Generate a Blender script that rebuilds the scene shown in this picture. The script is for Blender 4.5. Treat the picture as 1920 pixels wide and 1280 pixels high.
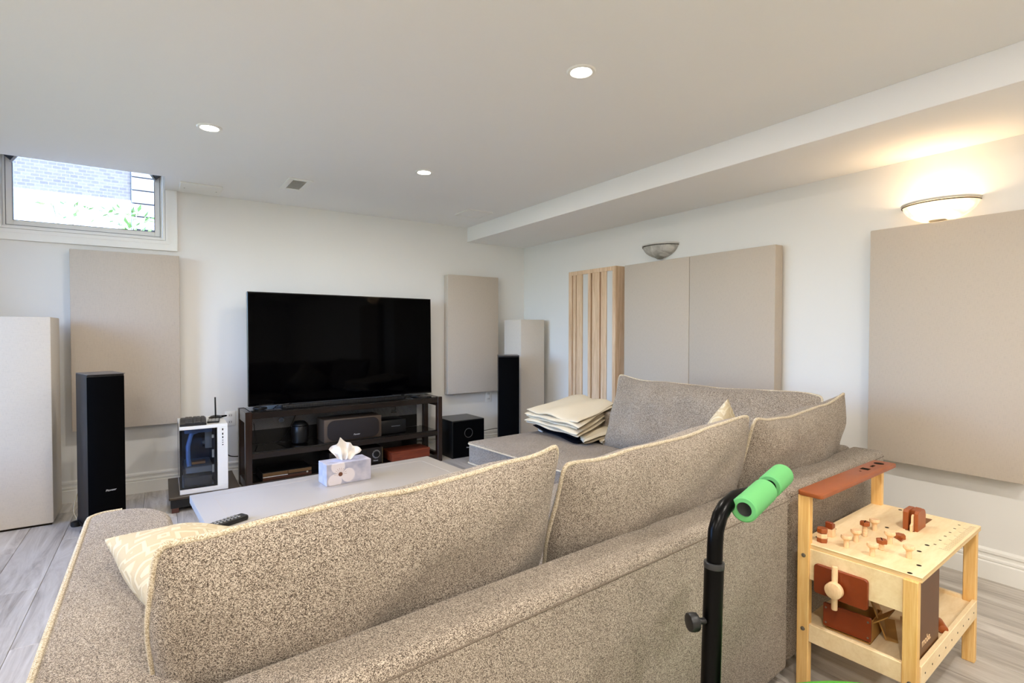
import bpy, bmesh, math, random
from mathutils import Matrix, Vector, Euler

random.seed(7)
for _o in list(bpy.data.objects):
    bpy.data.objects.remove(_o, do_unlink=True)
SC = bpy.context.scene
COL = SC.collection
PI = math.pi

# ------------------------------------------------------------------ camera
CAM_H = 1.17
_R = ((0.83134, -0.55575, 0.00110), (-0.00992, -0.01676, -0.99981), (0.55567, 0.83119, -0.01949))
cam = bpy.data.cameras.new('camera')
cam.sensor_width = 36.0
cam.lens = 982.44 / 1920.0 * 36.0
cam.clip_start = 0.02
cam_o = bpy.data.objects.new('camera', cam)
COL.objects.link(cam_o)
_m = Matrix(((_R[0][0], -_R[1][0], -_R[2][0], 0), (_R[0][1], -_R[1][1], -_R[2][1], 0),
             (_R[0][2], -_R[1][2], -_R[2][2], CAM_H), (0, 0, 0, 1)))
cam_o.matrix_world = _m
SC.camera = cam_o

# ------------------------------------------------------------------ world, sun, exposure
W = bpy.data.worlds.new('world')
SC.world = W
W.use_nodes = True
_bg = W.node_tree.nodes['Background']
_sky = W.node_tree.nodes.new('ShaderNodeTexSky')
_sky.sky_type = 'NISHITA'
_sky.sun_disc = False
_sky.sun_elevation = math.radians(48)
_sky.sun_rotation = math.radians(190)
_tint = W.node_tree.nodes.new('ShaderNodeMix'); _tint.data_type = 'RGBA'; _tint.blend_type = 'MULTIPLY'
_tint.inputs[0].default_value = 1.0; _tint.inputs[7].default_value = (0.66, 0.92, 1.38, 1)
W.node_tree.links.new(_sky.outputs[0], _tint.inputs[6])
W.node_tree.links.new(_tint.outputs[2], _bg.inputs[0])
_bg.inputs[1].default_value = 1.35
SUN_POWER = 5.0
sun = bpy.data.lights.new('sun', 'SUN')
sun.energy = SUN_POWER
sun.angle = math.radians(1)
sun_o = bpy.data.objects.new('sun', sun)
COL.objects.link(sun_o)
sun_o.location = (2, -6, 9)
sun_o.rotation_euler = Euler((math.radians(42), 0, math.radians(14)))

POT_W = 5.6
POT_UNSEEN_W = 9.5   # unseen extra downlights out of frame, set higher to brighten the near sofa          # watts of each ceiling downlight
SCONCE_W = 1.7       # watts of the lit wall sconce
POT_COL = (1.0, 0.93, 0.85)
SCONCE_COL = (1.0, 0.67, 0.38)
SC.view_settings.view_transform = 'Standard'
SC.view_settings.look = 'None'
SC.view_settings.gamma = 1.0
SC.view_settings.use_curve_mapping = False
SC.view_settings.exposure = 0.95
try:
    SC.cycles.use_denoising = True
    SC.cycles.max_bounces = 12
    SC.cycles.diffuse_bounces = 7
    SC.cycles.glossy_bounces = 4
    SC.cycles.transmission_bounces = 8
    SC.cycles.sample_clamp_indirect = 6.0
    SC.cycles.caustics_reflective = False
    SC.cycles.caustics_refractive = False
except Exception:
    pass

# ------------------------------------------------------------------ colour / material helpers
def lin(c):
    return tuple((v / 255.0 / 12.92 if v / 255.0 <= 0.04045 else ((v / 255.0 + 0.055) / 1.055) ** 2.4) for v in c)

class NT:
    def __init__(s, name):
        s.m = bpy.data.materials.new(name); s.m.use_nodes = True
        s.t = s.m.node_tree; s.n = s.t.nodes; s.b = s.n['Principled BSDF']
    def new(s, kind, **kw):
        n = s.n.new(kind)
        for k, v in kw.items():
            if hasattr(n, k): setattr(n, k, v)
            else: n.inputs[k.replace('_', ' ')].default_value = v
        return n
    def ln(s, a, b): s.t.links.new(a, b)
    def coord(s, scale=(1, 1, 1), rot=(0, 0, 0), out='Object'):
        tc = s.n.new('ShaderNodeTexCoord'); mp = s.n.new('ShaderNodeMapping')
        mp.inputs['Scale'].default_value = scale; mp.inputs['Rotation'].default_value = rot
        s.ln(tc.outputs[out], mp.inputs[0]); return mp.outputs[0]
    def ramp(s, fac, stops):
        r = s.n.new('ShaderNodeValToRGB'); e = r.color_ramp.elements
        while len(e) < len(stops): e.new(0.5)
        for i, (p, c) in enumerate(stops):
            e[i].position = p; e[i].color = (*c, 1)
        s.ln(fac, r.inputs[0]); return r.outputs[0]
    def bump(s, h, strength=0.3, dist=0.01):
        b = s.n.new('ShaderNodeBump'); b.inputs['Strength'].default_value = strength; b.inputs['Distance'].default_value = dist
        s.ln(h, b.inputs['Height']); s.ln(b.outputs[0], s.b.inputs['Normal'])

def plain(name, rgb, rough=0.5, metal=0.0, spec=0.5, bump=0.0, bscale=200, coat=0.0, vary=0.0):
    k = NT(name)
    k.b.inputs['Base Color'].default_value = (*lin(rgb), 1)
    k.b.inputs['Roughness'].default_value = rough
    k.b.inputs['Metallic'].default_value = metal
    k.b.inputs['Specular IOR Level'].default_value = spec
    if coat: k.b.inputs['Coat Weight'].default_value = coat
    if bump or vary:
        no = k.new('ShaderNodeTexNoise', Scale=bscale, Detail=3.0)
        k.ln(k.coord(), no.inputs['Vector'])
        if bump: k.bump(no.outputs[0], bump, 0.002)
        if vary:
            c = lin(rgb)
            k.ln(k.ramp(no.outputs[0], [(0.3, tuple(v * (1 - vary) for v in c)), (0.7, tuple(min(1, v * (1 + vary)) for v in c))]), k.b.inputs['Base Color'])
    return k.m

def tweed(name, dark, mid, light, scale=260.0, bump=0.5):
    k = NT(name)
    co = k.coord()
    v = k.new('ShaderNodeTexVoronoi', Scale=scale); k.ln(co, v.inputs['Vector'])
    n = k.new('ShaderNodeTexNoise', Scale=scale * 1.3, Detail=2.0, Roughness=0.7); k.ln(co, n.inputs['Vector'])
    big = k.new('ShaderNodeTexNoise', Scale=6.0, Detail=2.0); k.ln(co, big.inputs['Vector'])
    sep = k.n.new('ShaderNodeSeparateColor'); k.ln(v.outputs['Color'], sep.inputs[0])
    mx = k.new('ShaderNodeMath', operation='MULTIPLY'); mx.inputs[1].default_value = 0.55; k.ln(sep.outputs[0], mx.inputs[0])
    ad = k.new('ShaderNodeMath', operation='MULTIPLY_ADD'); ad.inputs[1].default_value = 0.6; k.ln(n.outputs[0], ad.inputs[0]); k.ln(mx.outputs[0], ad.inputs[2])
    a2 = k.new('ShaderNodeMath', operation='MULTIPLY_ADD'); a2.inputs[1].default_value = 0.12; k.ln(big.outputs[0], a2.inputs[0]); k.ln(ad.outputs[0], a2.inputs[2])
    k.ln(k.ramp(a2.outputs[0], [(0.40, lin(dark)), (0.62, lin(mid)), (0.82, lin(light))]), k.b.inputs['Base Color'])
    k.b.inputs['Roughness'].default_value = 0.95
    k.b.inputs['Specular IOR Level'].default_value = 0.15
    k.b.inputs['Sheen Weight'].default_value = 0.15
    k.bump(a2.outputs[0], bump, 0.003)
    return k.m

def linen(name, rgb):
    k = NT(name)
    co = k.coord((1, 1, 1))
    c = lin(rgb)
    w1 = k.new('ShaderNodeTexNoise', Scale=1.0, Detail=3.0); k.ln(k.coord((60, 60, 900)), w1.inputs['Vector'])
    w2 = k.new('ShaderNodeTexNoise', Scale=1.0, Detail=2.0); k.ln(k.coord((700, 700, 40)), w2.inputs['Vector'])
    ad = k.new('ShaderNodeMath', operation='ADD'); k.ln(w1.outputs[0], ad.inputs[0]); k.ln(w2.outputs[0], ad.inputs[1])
    k.ln(k.ramp(ad.outputs[0], [(0.7, tuple(v * 0.92 for v in c)), (1.25, tuple(min(1, v * 1.06) for v in c))]), k.b.inputs['Base Color'])
    k.b.inputs['Roughness'].default_value = 0.95; k.b.inputs['Specular IOR Level'].default_value = 0.1
    k.bump(ad.outputs[0], 0.12, 0.001)
    return k.m

def wood(name, c1, c2, grain=(1, 1, 1), rough=0.5, scale=8.0, coat=0.0, spec=0.4):
    """grain = scale per object axis; small value along the grain."""
    k = NT(name)
    n = k.new('ShaderNodeTexNoise', Scale=scale, Detail=6.0, Roughness=0.65, Distortion=0.6)
    k.ln(k.coord(grain), n.inputs['Vector'])
    n2 = k.new('ShaderNodeTexNoise', Scale=scale * 5, Detail=3.0); k.ln(k.coord(grain), n2.inputs['Vector'])
    ad = k.new('ShaderNodeMath', operation='MULTIPLY_ADD'); ad.inputs[1].default_value = 0.35
    k.ln(n2.outputs[0], ad.inputs[0]); k.ln(n.outputs[0], ad.inputs[2])
    k.ln(k.ramp(ad.outputs[0], [(0.48, lin(c1)), (0.88, lin(c2))]), k.b.inputs['Base Color'])
    k.b.inputs['Roughness'].default_value = rough; k.b.inputs['Specular IOR Level'].default_value = spec
    if coat: k.b.inputs['Coat Weight'].default_value = coat
    k.bump(ad.outputs[0], 0.05, 0.001)
    return k.m

def emit(name, rgb, strength):
    k = NT(name)
    k.b.inputs['Base Color'].default_value = (*rgb, 1)
    k.b.inputs['Emission Color'].default_value = (*rgb, 1)
    k.b.inputs['Emission Strength'].default_value = strength
    return k.m

def glass(name, tint=(1, 1, 1), rough=0.0, mixf=0.9, gloss=(1, 1, 1)):
    """thin pane: mostly transparent with a fresnel reflection (so lamps light through it)"""
    k = NT(name)
    out = k.n['Material Output']
    tr = k.n.new('ShaderNodeBsdfTransparent'); tr.inputs[0].default_value = (*tint, 1)
    gl = k.n.new('ShaderNodeBsdfGlossy'); gl.inputs[0].default_value = (*gloss, 1); gl.inputs['Roughness'].default_value = rough
    fr = k.n.new('ShaderNodeFresnel'); fr.inputs[0].default_value = 1.45
    mx = k.n.new('ShaderNodeMixShader')
    k.ln(fr.outputs[0], mx.inputs[0]); k.ln(tr.outputs[0], mx.inputs[1]); k.ln(gl.outputs[0], mx.inputs[2]); k.ln(mx.outputs[0], out.inputs[0])
    return k.m

M = {}
M['wall'] = plain('wall_paint', (230, 229, 225), 0.9, spec=0.2, bump=0.04, bscale=350)
M['ceiling'] = plain('ceiling_paint', (240, 239, 237), 0.95, spec=0.1, bump=0.05, bscale=300)
M['trim'] = plain('white_trim_paint', (238, 237, 232), 0.45, spec=0.4)
M['sofa'] = tweed('sofa_tweed', (56, 48, 41), (128, 114, 100), (196, 184, 168), 900)
M['sofa_piping'] = tweed('cream_piping', (146, 130, 104), (190, 176, 150), (216, 205, 184), 700, 0.3)
M['panel'] = linen('panel_linen', (190, 179, 165))
M['panel_warm'] = linen('trap_linen', (206, 198, 186))
M['oak'] = wood('oak_slats', (196, 162, 126), (234, 206, 174), (14, 14, 0.8), 0.55, 3.0)
M['pine'] = wood('pine_frame', (222, 170, 96), (242, 204, 138), (30, 30, 1.2), 0.5, 3.0)
M['ply'] = wood('birch_ply', (232, 205, 158), (246, 224, 184), (2, 9, 9), 0.55, 3.0)
M['ply_edge'] = wood('ply_edge_layers', (196, 160, 106), (240, 214, 166), (0.6, 0.6, 320), 0.6, 2.0)
M['beech'] = wood('beech_peg', (226, 186, 140), (244, 212, 172), (12, 12, 3), 0.5, 6.0)
M['terracotta'] = plain('terracotta_paint', (150, 78, 34), 0.45, vary=0.05, bscale=20)
M['terracotta_deep'] = plain('rust_paint', (128, 54, 20), 0.35, vary=0.06, bscale=20)
M['espresso'] = wood('espresso_wood', (22, 12, 8), (48, 28, 16), (16, 16, 1.0), 0.28, 3.0, coat=0.3)
M['espresso_x'] = wood('espresso_wood_wide', (14, 9, 7), (34, 22, 14), (1.0, 16, 16), 0.28, 3.0, coat=0.3)
M['cherry'] = wood('red_brown_case', (96, 40, 22), (128, 58, 34), (1, 12, 12), 0.35, 3.0)
M['black_gloss'] = plain('black_gloss', (6, 6, 7), 0.12, spec=0.5)
M['black_glass'] = plain('black_shelf_glass', (9, 8, 8), 0.06, spec=0.6, coat=0.4)
M['black_satin'] = plain('black_satin', (10, 10, 11), 0.38, spec=0.4)
M['black_cloth'] = plain('black_grille_cloth', (5, 5, 6), 0.95, spec=0.05, bump=0.1, bscale=900)
M['black_vinyl'] = wood('black_ash_vinyl', (10, 9, 10), (30, 27, 28), (18, 18, 1.2), 0.45, 4.0)
M['black_plastic'] = plain('black_plastic', (14, 14, 15), 0.45)
M['screen'] = plain('screen_glass', (1, 1, 2), 0.05, spec=0.06)
M['white_lacquer'] = plain('white_lacquer', (172, 166, 160), 0.38, spec=0.4)
M['groove'] = plain('groove_inlay', (182, 174, 166), 0.7)  # own tone of the table's inlaid line
M['pc_white'] = plain('pc_white_metal', (226, 223, 216), 0.4)
M['steel'] = plain('chrome_steel', (180, 180, 178), 0.2, metal=1.0)
M['zinc'] = plain('zinc_bolt', (150, 146, 138), 0.35, metal=0.9)
M['silver_logo'] = plain('silver_lettering', (215, 215, 215), 0.4, metal=0.2)
M['green_foam'] = plain('green_foam', (100, 172, 106), 0.75, spec=0.2, bump=0.08, bscale=500)
M['green_vinyl'] = plain('green_vinyl', (88, 178, 66), 0.5)
M['tube_black'] = plain('black_tube_enamel', (2, 2, 2), 0.3, spec=0.12)
M['cream_cloth'] = plain('cream_fleece', (214, 202, 178), 0.95, spec=0.1, bump=0.25, bscale=120)
M['navy_cloth'] = plain('black_navy_cloth', (12, 12, 20), 0.95, spec=0.1, bump=0.2, bscale=150)
M['tissue'] = plain('tissue_paper', (244, 240, 234), 0.9, spec=0.1)
M['cardboard'] = plain('kraft_card', (186, 140, 72), 0.75, vary=0.1, bscale=10)
M['brown_board'] = plain('chocolate_board', (96, 58, 20), 0.45, spec=0.45, vary=0.06, bscale=8)
M['cable_black'] = plain('black_cable', (12, 12, 12), 0.5)
M['cable_clear'] = plain('clear_speaker_wire', (196, 176, 128), 0.4)
M['dark_slot'] = plain('dark_recess', (30, 24, 18), 0.9, spec=0.1)
M['copper_part'] = plain('copper_fin', (150, 108, 60), 0.4, metal=0.6)
M['grey_part'] = plain('grey_metal_part', (120, 124, 130), 0.45, metal=0.4)
M['blue_part'] = plain('blue_grey_duct', (92, 124, 176), 0.5)
M['key'] = plain('dark_grey_keys', (62, 60, 58), 0.5)
M['key_light'] = plain('light_grey_keys', (150, 148, 142), 0.5)
M['pane'] = glass('window_pane')
M['pc_glass'] = glass('smoked_glass', (0.85, 0.9, 0.97), 0.02)
M['poly'] = glass('clear_plastic_bag', (0.93, 0.92, 0.9), 0.12)
M['frost'] = None
M['lens'] = emit('downlight_lens', (1.0, 0.93, 0.82), 14.0)
M['bulb'] = emit('sconce_bulb', (1.0, 0.78, 0.5), 30.0)
M['sole'] = plain('outlet_plastic', (240, 238, 232), 0.35)

def make_frost(name, emis, tl=0.5):
    k = NT(name)
    out = k.n['Material Output']
    n = k.new('ShaderNodeTexNoise', Scale=14.0, Detail=4.0, Distortion=1.5); k.ln(k.coord(), n.inputs['Vector'])
    col = k.ramp(n.outputs[0], [(0.35, lin((205, 203, 196))), (0.65, lin((245, 243, 238)))])
    d = k.n.new('ShaderNodeBsdfDiffuse'); t = k.n.new('ShaderNodeBsdfTranslucent'); g = k.n.new('ShaderNodeBsdfGlossy')
    g.inputs['Roughness'].default_value = 0.25
    k.ln(col, d.inputs[0]); k.ln(col, t.inputs[0])
    a = k.n.new('ShaderNodeMixShader'); a.inputs[0].default_value = tl
    k.ln(d.outputs[0], a.inputs[1]); k.ln(t.outputs[0], a.inputs[2])
    b = k.n.new('ShaderNodeMixShader'); b.inputs[0].default_value = 0.06
    k.ln(a.outputs[0], b.inputs[1]); k.ln(g.outputs[0], b.inputs[2])
    if emis:                                     # bowl of the lamp that is switched on
        e = k.n.new('ShaderNodeEmission'); e.inputs[0].default_value = (1.0, 0.74, 0.46, 1); e.inputs[1].default_value = emis
        ad = k.n.new('ShaderNodeAddShader'); k.ln(b.outputs[0], ad.inputs[0]); k.ln(e.outputs[0], ad.inputs[1]); k.ln(ad.outputs[0], out.inputs[0])
    else: k.ln(b.outputs[0], out.inputs[0])
    return k.m
M['frost_lit'] = make_frost('lit_marbled_glass', 0.12, 0.65)
M['frost'] = make_frost('marbled_frosted_glass', 0)

def floor_mat():
    k = NT('grey_oak_plank')
    oi = k.n.new('ShaderNodeObjectInfo')
    cv = k.coord((9, 0.9, 9))
    off = k.n.new('ShaderNodeVectorMath'); off.operation = 'MULTIPLY_ADD'
    cb = k.n.new('ShaderNodeCombineXYZ')
    for i in range(3): k.ln(oi.outputs['Random'], cb.inputs[i])
    k.ln(cb.outputs[0], off.inputs[0]); off.inputs[1].default_value = (37, 53, 11); k.ln(cv, off.inputs[2])
    n = k.new('ShaderNodeTexNoise', Scale=1.6, Detail=8.0, Roughness=0.68, Distortion=1.2); k.ln(off.outputs[0], n.inputs['Vector'])
    c = k.ramp(n.outputs[0], [(0.30, lin((148, 139, 130))), (0.5, lin((194, 187, 178))), (0.72, lin((222, 217, 210)))])
    hs = k.n.new('ShaderNodeHueSaturation')
    mr = k.n.new('ShaderNodeMapRange'); mr.inputs['To Min'].default_value = 0.84; mr.inputs['To Max'].default_value = 1.1
    k.ln(oi.outputs['Random'], mr.inputs[0]); k.ln(mr.outputs[0], hs.inputs['Value']); k.ln(c, hs.inputs['Color'])
    k.ln(hs.outputs[0], k.b.inputs['Base Color'])
    k.b.inputs['Roughness'].default_value = 0.42; k.b.inputs['Specular IOR Level'].default_value = 0.4
    k.bump(n.outputs[0], 0.08, 0.002)
    return k.m
M['plank'] = floor_mat()

def pillow_mat():
    """ivory cushion cover with raised zig-zag strokes woven in"""
    k = NT('ivory_zigzag_jacquard')
    co = k.coord((30, 30, 30), (.3, .5, .6))
    br = k.n.new('ShaderNodeTexBrick'); k.ln(co, br.inputs['Vector'])
    n = k.new('ShaderNodeTexNoise', Scale=2.2, Detail=1.0); k.ln(co, n.inputs['Vector'])
    mixv = k.n.new('ShaderNodeVectorMath'); mixv.operation = 'MULTIPLY_ADD'
    k.ln(n.outputs['Color'], mixv.inputs[0]); mixv.inputs[1].default_value = (1.6, 1.6, 1.6); k.ln(co, mixv.inputs[2])
    w = k.n.new('ShaderNodeTexWave'); w.wave_type = 'BANDS'; w.bands_direction = 'DIAGONAL'
    w.inputs['Scale'].default_value = 0.55; w.inputs['Distortion'].default_value = 3.0; w.inputs['Detail'].default_value = 1.0
    k.ln(mixv.outputs[0], w.inputs['Vector'])
    v = k.new('ShaderNodeTexVoronoi', Scale=0.5); v.distance = 'MANHATTAN'; v.feature = 'DISTANCE_TO_EDGE'
    v.feature = 'F1'; k.ln(co, v.inputs['Vector'])
    md = k.new('ShaderNodeMath', operation='PINGPONG'); md.inputs[1].default_value = 0.22; k.ln(v.outputs['Distance'], md.inputs[0])
    st = k.n.new('ShaderNodeMapRange'); st.inputs['From Min'].default_value = 0.12; st.inputs['From Max'].default_value = 0.16
    k.ln(md.outputs[0], st.inputs[0])
    k.ln(k.ramp(st.outputs[0], [(0.0, lin((192, 177, 148))), (1.0, lin((208, 197, 171)))]), k.b.inputs['Base Color'])
    k.b.inputs['Roughness'].default_value = 0.9; k.b.inputs['Specular IOR Level'].default_value = 0.15
    k.bump(st.outputs[0], 0.35, 0.004)
    return k.m
M['pillow'] = pillow_mat()

# ------------------------------------------------------------------ mesh helpers
class MB:
    def __init__(s): s.bm = bmesh.new()
    def _add(s, b, mat=None):
        if mat is not None: bmesh.ops.transform(b, matrix=mat, verts=b.verts)
        me = bpy.data.meshes.new('tmp'); b.to_mesh(me); b.free()
        s.bm.from_mesh(me); bpy.data.meshes.remove(me)
        return s
    def box(s, x0, x1, y0, y1, z0, z1, bev=0.0, seg=2, mat=None):
        b = bmesh.new(); bmesh.ops.create_cube(b, size=1.0)
        for v in b.verts:
            v.co = Vector((x0 + (v.co.x + .5) * (x1 - x0), y0 + (v.co.y + .5) * (y1 - y0), z0 + (v.co.z + .5) * (z1 - z0)))
        if bev: bmesh.ops.bevel(b, geom=list(b.edges), offset=bev, segments=seg, profile=0.5, affect='EDGES', clamp_overlap=True)
        return s._add(b, mat)
    def cyl(s, p0, p1, r0, r1=None, seg=16, cap=True, bev=0.0):
        r1 = r0 if r1 is None else r1
        p0 = Vector(p0); p1 = Vector(p1); d = p1 - p0
        b = bmesh.new()
        bmesh.ops.create_cone(b, cap_ends=cap, segments=seg, radius1=r0, radius2=r1, depth=d.length)
        if bev:
            ed = [e for e in b.edges if len(e.link_faces) == 2 and any(len(f.verts) > 4 for f in e.link_faces)]
            bmesh.ops.bevel(b, geom=ed, offset=bev, segments=2, profile=0.5, affect='EDGES')
        q = Vector((0, 0, 1)).rotation_difference(d.normalized()).to_matrix().to_4x4()
        return s._add(b, Matrix.Translation((p0 + p1) / 2) @ q)
    def tube(s, pts, r, seg=8, closed=False, cap=True):
        pts = [Vector(p) for p in pts]; n = len(pts); b = bmesh.new(); rings = []
        nrm = None
        for i in range(n):
            if closed: t = (pts[(i + 1) % n] - pts[i - 1]).normalized()
            else: t = (pts[min(i + 1, n - 1)] - pts[max(i - 1, 0)]).normalized()
            if nrm is None:
                nrm = t.cross(Vector((0, 0, 1)) if abs(t.z) < .9 else Vector((1, 0, 0))).normalized()
            nrm = (nrm - t * nrm.dot(t)).normalized(); bi = t.cross(nrm)
            rr = r[i] if isinstance(r, (list, tuple)) else r
            rings.append([b.verts.new(pts[i] + (nrm * math.cos(a) + bi * math.sin(a)) * rr) for a in [2 * PI * k / seg for k in range(seg)]])
        for i in range(n if closed else n - 1):
            A = rings[i]; B = rings[(i + 1) % n]
            for k in range(seg): b.faces.new((A[k], A[(k + 1) % seg], B[(k + 1) % seg], B[k]))
        if cap and not closed:
            b.faces.new(list(reversed(rings[0]))); b.faces.new(rings[-1])
        bmesh.ops.recalc_face_normals(b, faces=b.faces)
        return s._add(b)
    def lathe(s, prof, seg=32, mat=None, a0=0.0, a1=2 * PI):
        b = bmesh.new(); full = abs(a1 - a0 - 2 * PI) < 1e-6
        cols = []
        for k in range(seg if full else seg + 1):
            a = a0 + (a1 - a0) * k / seg
            cols.append([b.verts.new((r * math.cos(a), r * math.sin(a), z)) for r, z in prof])
        m = len(cols)
        for k in range(m if full else m - 1):
            A = cols[k]; B = cols[(k + 1) % m]
            for i in range(len(prof) - 1):
                try: b.faces.new((A[i], B[i], B[i + 1], A[i + 1]))
                except ValueError: pass
        bmesh.ops.remove_doubles(b, verts=b.verts, dist=1e-6)
        bmesh.ops.recalc_face_normals(b, faces=b.faces)
        return s._add(b, mat)
    def prism(s, poly, z0, z1, bev=0.0, seg=2, mat=None):
        b = bmesh.new()
        lo = [b.verts.new((x, y, z0)) for x, y in poly]; hi = [b.verts.new((x, y, z1)) for x, y in poly]
        b.faces.new(list(reversed(lo))); b.faces.new(hi); n = len(poly)
        for i in range(n): b.faces.new((lo[i], lo[(i + 1) % n], hi[(i + 1) % n], hi[i]))
        bmesh.ops.recalc_face_normals(b, faces=b.faces)
        if bev:
            ed = [e for e in b.edges if abs(e.verts[0].co.z - e.verts[1].co.z) < 1e-6]
            bmesh.ops.bevel(b, geom=ed, offset=bev, segments=seg, profile=0.5, affect='EDGES', clamp_overlap=True)
        return s._add(b, mat)
    def grid(s, fn, nu, nv, closed_u=False, mat=None):
        b = bmesh.new()
        vs = [[b.verts.new(fn(i / nu, j / nv)) for j in range(nv + 1)] for i in range(nu if closed_u else nu + 1)]
        L = len(vs)
        for i in range(nu):
            for j in range(nv):
                b.faces.new((vs[i][j], vs[(i + 1) % L][j], vs[(i + 1) % L][j + 1], vs[i][j + 1]))
        return s._add(b, mat)

def put(name, mb, mat, parent=None, smooth=True, ang=38.0, mw=None):
    bm = mb.bm if isinstance(mb, MB) else mb
    if smooth:
        lim = math.radians(ang)
        for f in bm.faces: f.smooth = True
        for e in bm.edges:
            if len(e.link_faces) == 2 and e.calc_face_angle(0.0) > lim: e.smooth = False
    me = bpy.data.meshes.new(name); bm.to_mesh(me); bm.free()
    me.materials.append(M[mat] if isinstance(mat, str) else mat)
    o = bpy.data.objects.new(name, me); COL.objects.link(o)
    if parent is not None: o.parent = parent
    if mw is not None: o.matrix_local = mw
    return o

def tag(o, label=None, cat=None, group=None, kind=None):
    if label: o['label'] = label
    if cat: o['category'] = cat
    if group: o['group'] = group
    if kind: o['kind'] = kind
    return o

def thing(name, label, cat, loc=(0, 0, 0), rz=0.0, group=None, mw=None):
    o = bpy.data.objects.new(name, None); COL.objects.link(o); o.empty_display_size = 0.05
    if mw is not None: o.matrix_world = mw
    else:
        o.location = loc; o.rotation_euler = (0, 0, math.radians(rz))
    return tag(o, label, cat, group)

def struct(o, label=None):
    o['kind'] = 'structure'
    if label: o['label'] = label
    return o

def text(name, body, size, mat, parent, mw, extrude=0.0004, shear=0.0):
    c = bpy.data.curves.new(name, 'FONT'); c.body = body; c.size = size; c.extrude = extrude; c.shear = shear
    c.align_x = 'CENTER'; c.align_y = 'CENTER'; c.materials.append(M[mat])
    tmp = bpy.data.objects.new('lettering_curve', c); COL.objects.link(tmp)
    bpy.context.view_layer.update()
    me = bpy.data.meshes.new_from_object(tmp.evaluated_get(bpy.context.evaluated_depsgraph_get()))
    bpy.data.objects.remove(tmp, do_unlink=True)
    if not me.materials: me.materials.append(M[mat])
    o = bpy.data.objects.new(name, me); COL.objects.link(o); o.parent = parent; o.matrix_local = mw
    return o

def rp(w, h, r, n=5, cx=0, cy=0):
    """rounded rectangle polygon"""
    out = []
    for sx, sy, a in ((1, 1, 0), (-1, 1, 90), (-1, -1, 180), (1, -1, 270)):
        for k in range(n + 1):
            t = math.radians(a + 90 * k / n)
            out.append((cx + sx * (w / 2 - r) + r * math.cos(t), cy + sy * (h / 2 - r) + r * math.sin(t)))
    return out

RX90 = Matrix.Rotation(PI / 2, 4, 'X')      # xy plane -> xz plane, facing -y
def T(x, y, z): return Matrix.Translation((x, y, z))
def Rz(a): return Matrix.Rotation(math.radians(a), 4, 'Z')
def Rx(a): return Matrix.Rotation(math.radians(a), 4, 'X')
def Ry(a): return Matrix.Rotation(math.radians(a), 4, 'Y')
FLIPZ = Matrix.Scale(-1, 4, (0, 0, 1))

# ------------------------------------------------------------------ room
XL, XR, YB, YF, H = -1.75, 3.25, 4.63, -3.2, 2.205
SOFX, SOFZ = 2.555, 2.063
NX0, NX1, NY0, NZT = -0.93, 0.028, 4.235, 2.42        # ceiling pocket in front of the window
WX0, WX1, WZ0, WZ1 = -0.868, 0.030, 1.832, 2.40       # window opening

floor = struct(put('floor', MB().box(XL - .1, XR + .1, YF - .1, YB + .1, -0.10, -0.012), plain('subfloor', (70, 64, 58), 0.9)))
PW, PL = 0.182, 1.22
ncol = int((XR - XL) / PW) + 1
plank_meshes = {}
for c in range(ncol):
    x0 = XL + c * PW; x1 = min(x0 + PW, XR)
    y = YF - (c * 0.4637 % 1.0) * PL
    while y < YB:
        a = max(y, YF); b_ = min(y + PL, YB)
        if b_ - a > 0.02 and x1 - x0 > 0.01:
            key = (round(x1 - x0, 3), round(b_ - a, 3))
            if key not in plank_meshes:
                p = put('plank', MB().box(0.0008, key[0] - 0.0008, 0.0008, key[1] - 0.0008, -0.012, 0.0, 0.0012, 1), 'plank', floor, smooth=False)
                plank_meshes[key] = p.data
            else:
                p = bpy.data.objects.new('plank', plank_meshes[key]); COL.objects.link(p); p.parent = floor
            p.location = (x0, a, 0)
        y += PL

b = MB()
T2 = 0.22
b.box(XL - .1, WX0, YB, YB + T2, 0, 2.6); b.box(WX1, XR + .1, YB, YB + T2, 0, 2.6)
b.box(WX0, WX1, YB, YB + T2, 0, WZ0); b.box(WX0, WX1, YB, YB + T2, WZ1, 2.6)
struct(put('wall_back', b, 'wall', smooth=False))
struct(put('wall_right', MB().box(XR, XR + .12, YF - .1, YB, 0, 2.6), 'wall', smooth=False))
LY0, LY1, LZ0, LZ1 = 1.7, 4.0, 0.45, 2.08          # second window, in the left wall
struct(put('wall_left', MB().box(XL - .12, XL, YF - .1, LY0, 0, 2.6).box(XL - .12, XL, LY1, YB, 0, 2.6).box(XL - .12, XL, LY0, LY1, 0, LZ0).box(XL - .12, XL, LY0, LY1, LZ1, 2.6), 'wall', smooth=False))
struct(put('wall_front', MB().box(XL - .12, XR + .12, YF - .12, YF, 0, 2.6), 'wall', smooth=False))
b = MB()
b.box(XL - .1, XR + .1, YF - .1, NY0, H, H + .03)
b.box(XL - .1, NX0, NY0, YB, H, H + .03); b.box(NX1, XR + .1, NY0, YB, H, H + .03)
b.box(NX0 - .03, NX0, NY0, YB, H + .03, NZT); b.box(NX1, NX1 + .03, NY0, YB, H + .03, NZT)
b.box(NX0 - .03, NX1 + .03, NY0 - .03, NY0, H + .03, NZT); b.box(NX0 - .03, NX1 + .03, NY0 - .03, YB, NZT, NZT + .03)
struct(put('ceiling', b, 'ceiling', smooth=False))
struct(put('ceiling_soffit', MB().box(SOFX, XR, YF, YB, SOFZ, H, 0.002, 1), 'ceiling', smooth=False), 'boxed ceiling drop running along the right wall')

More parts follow.
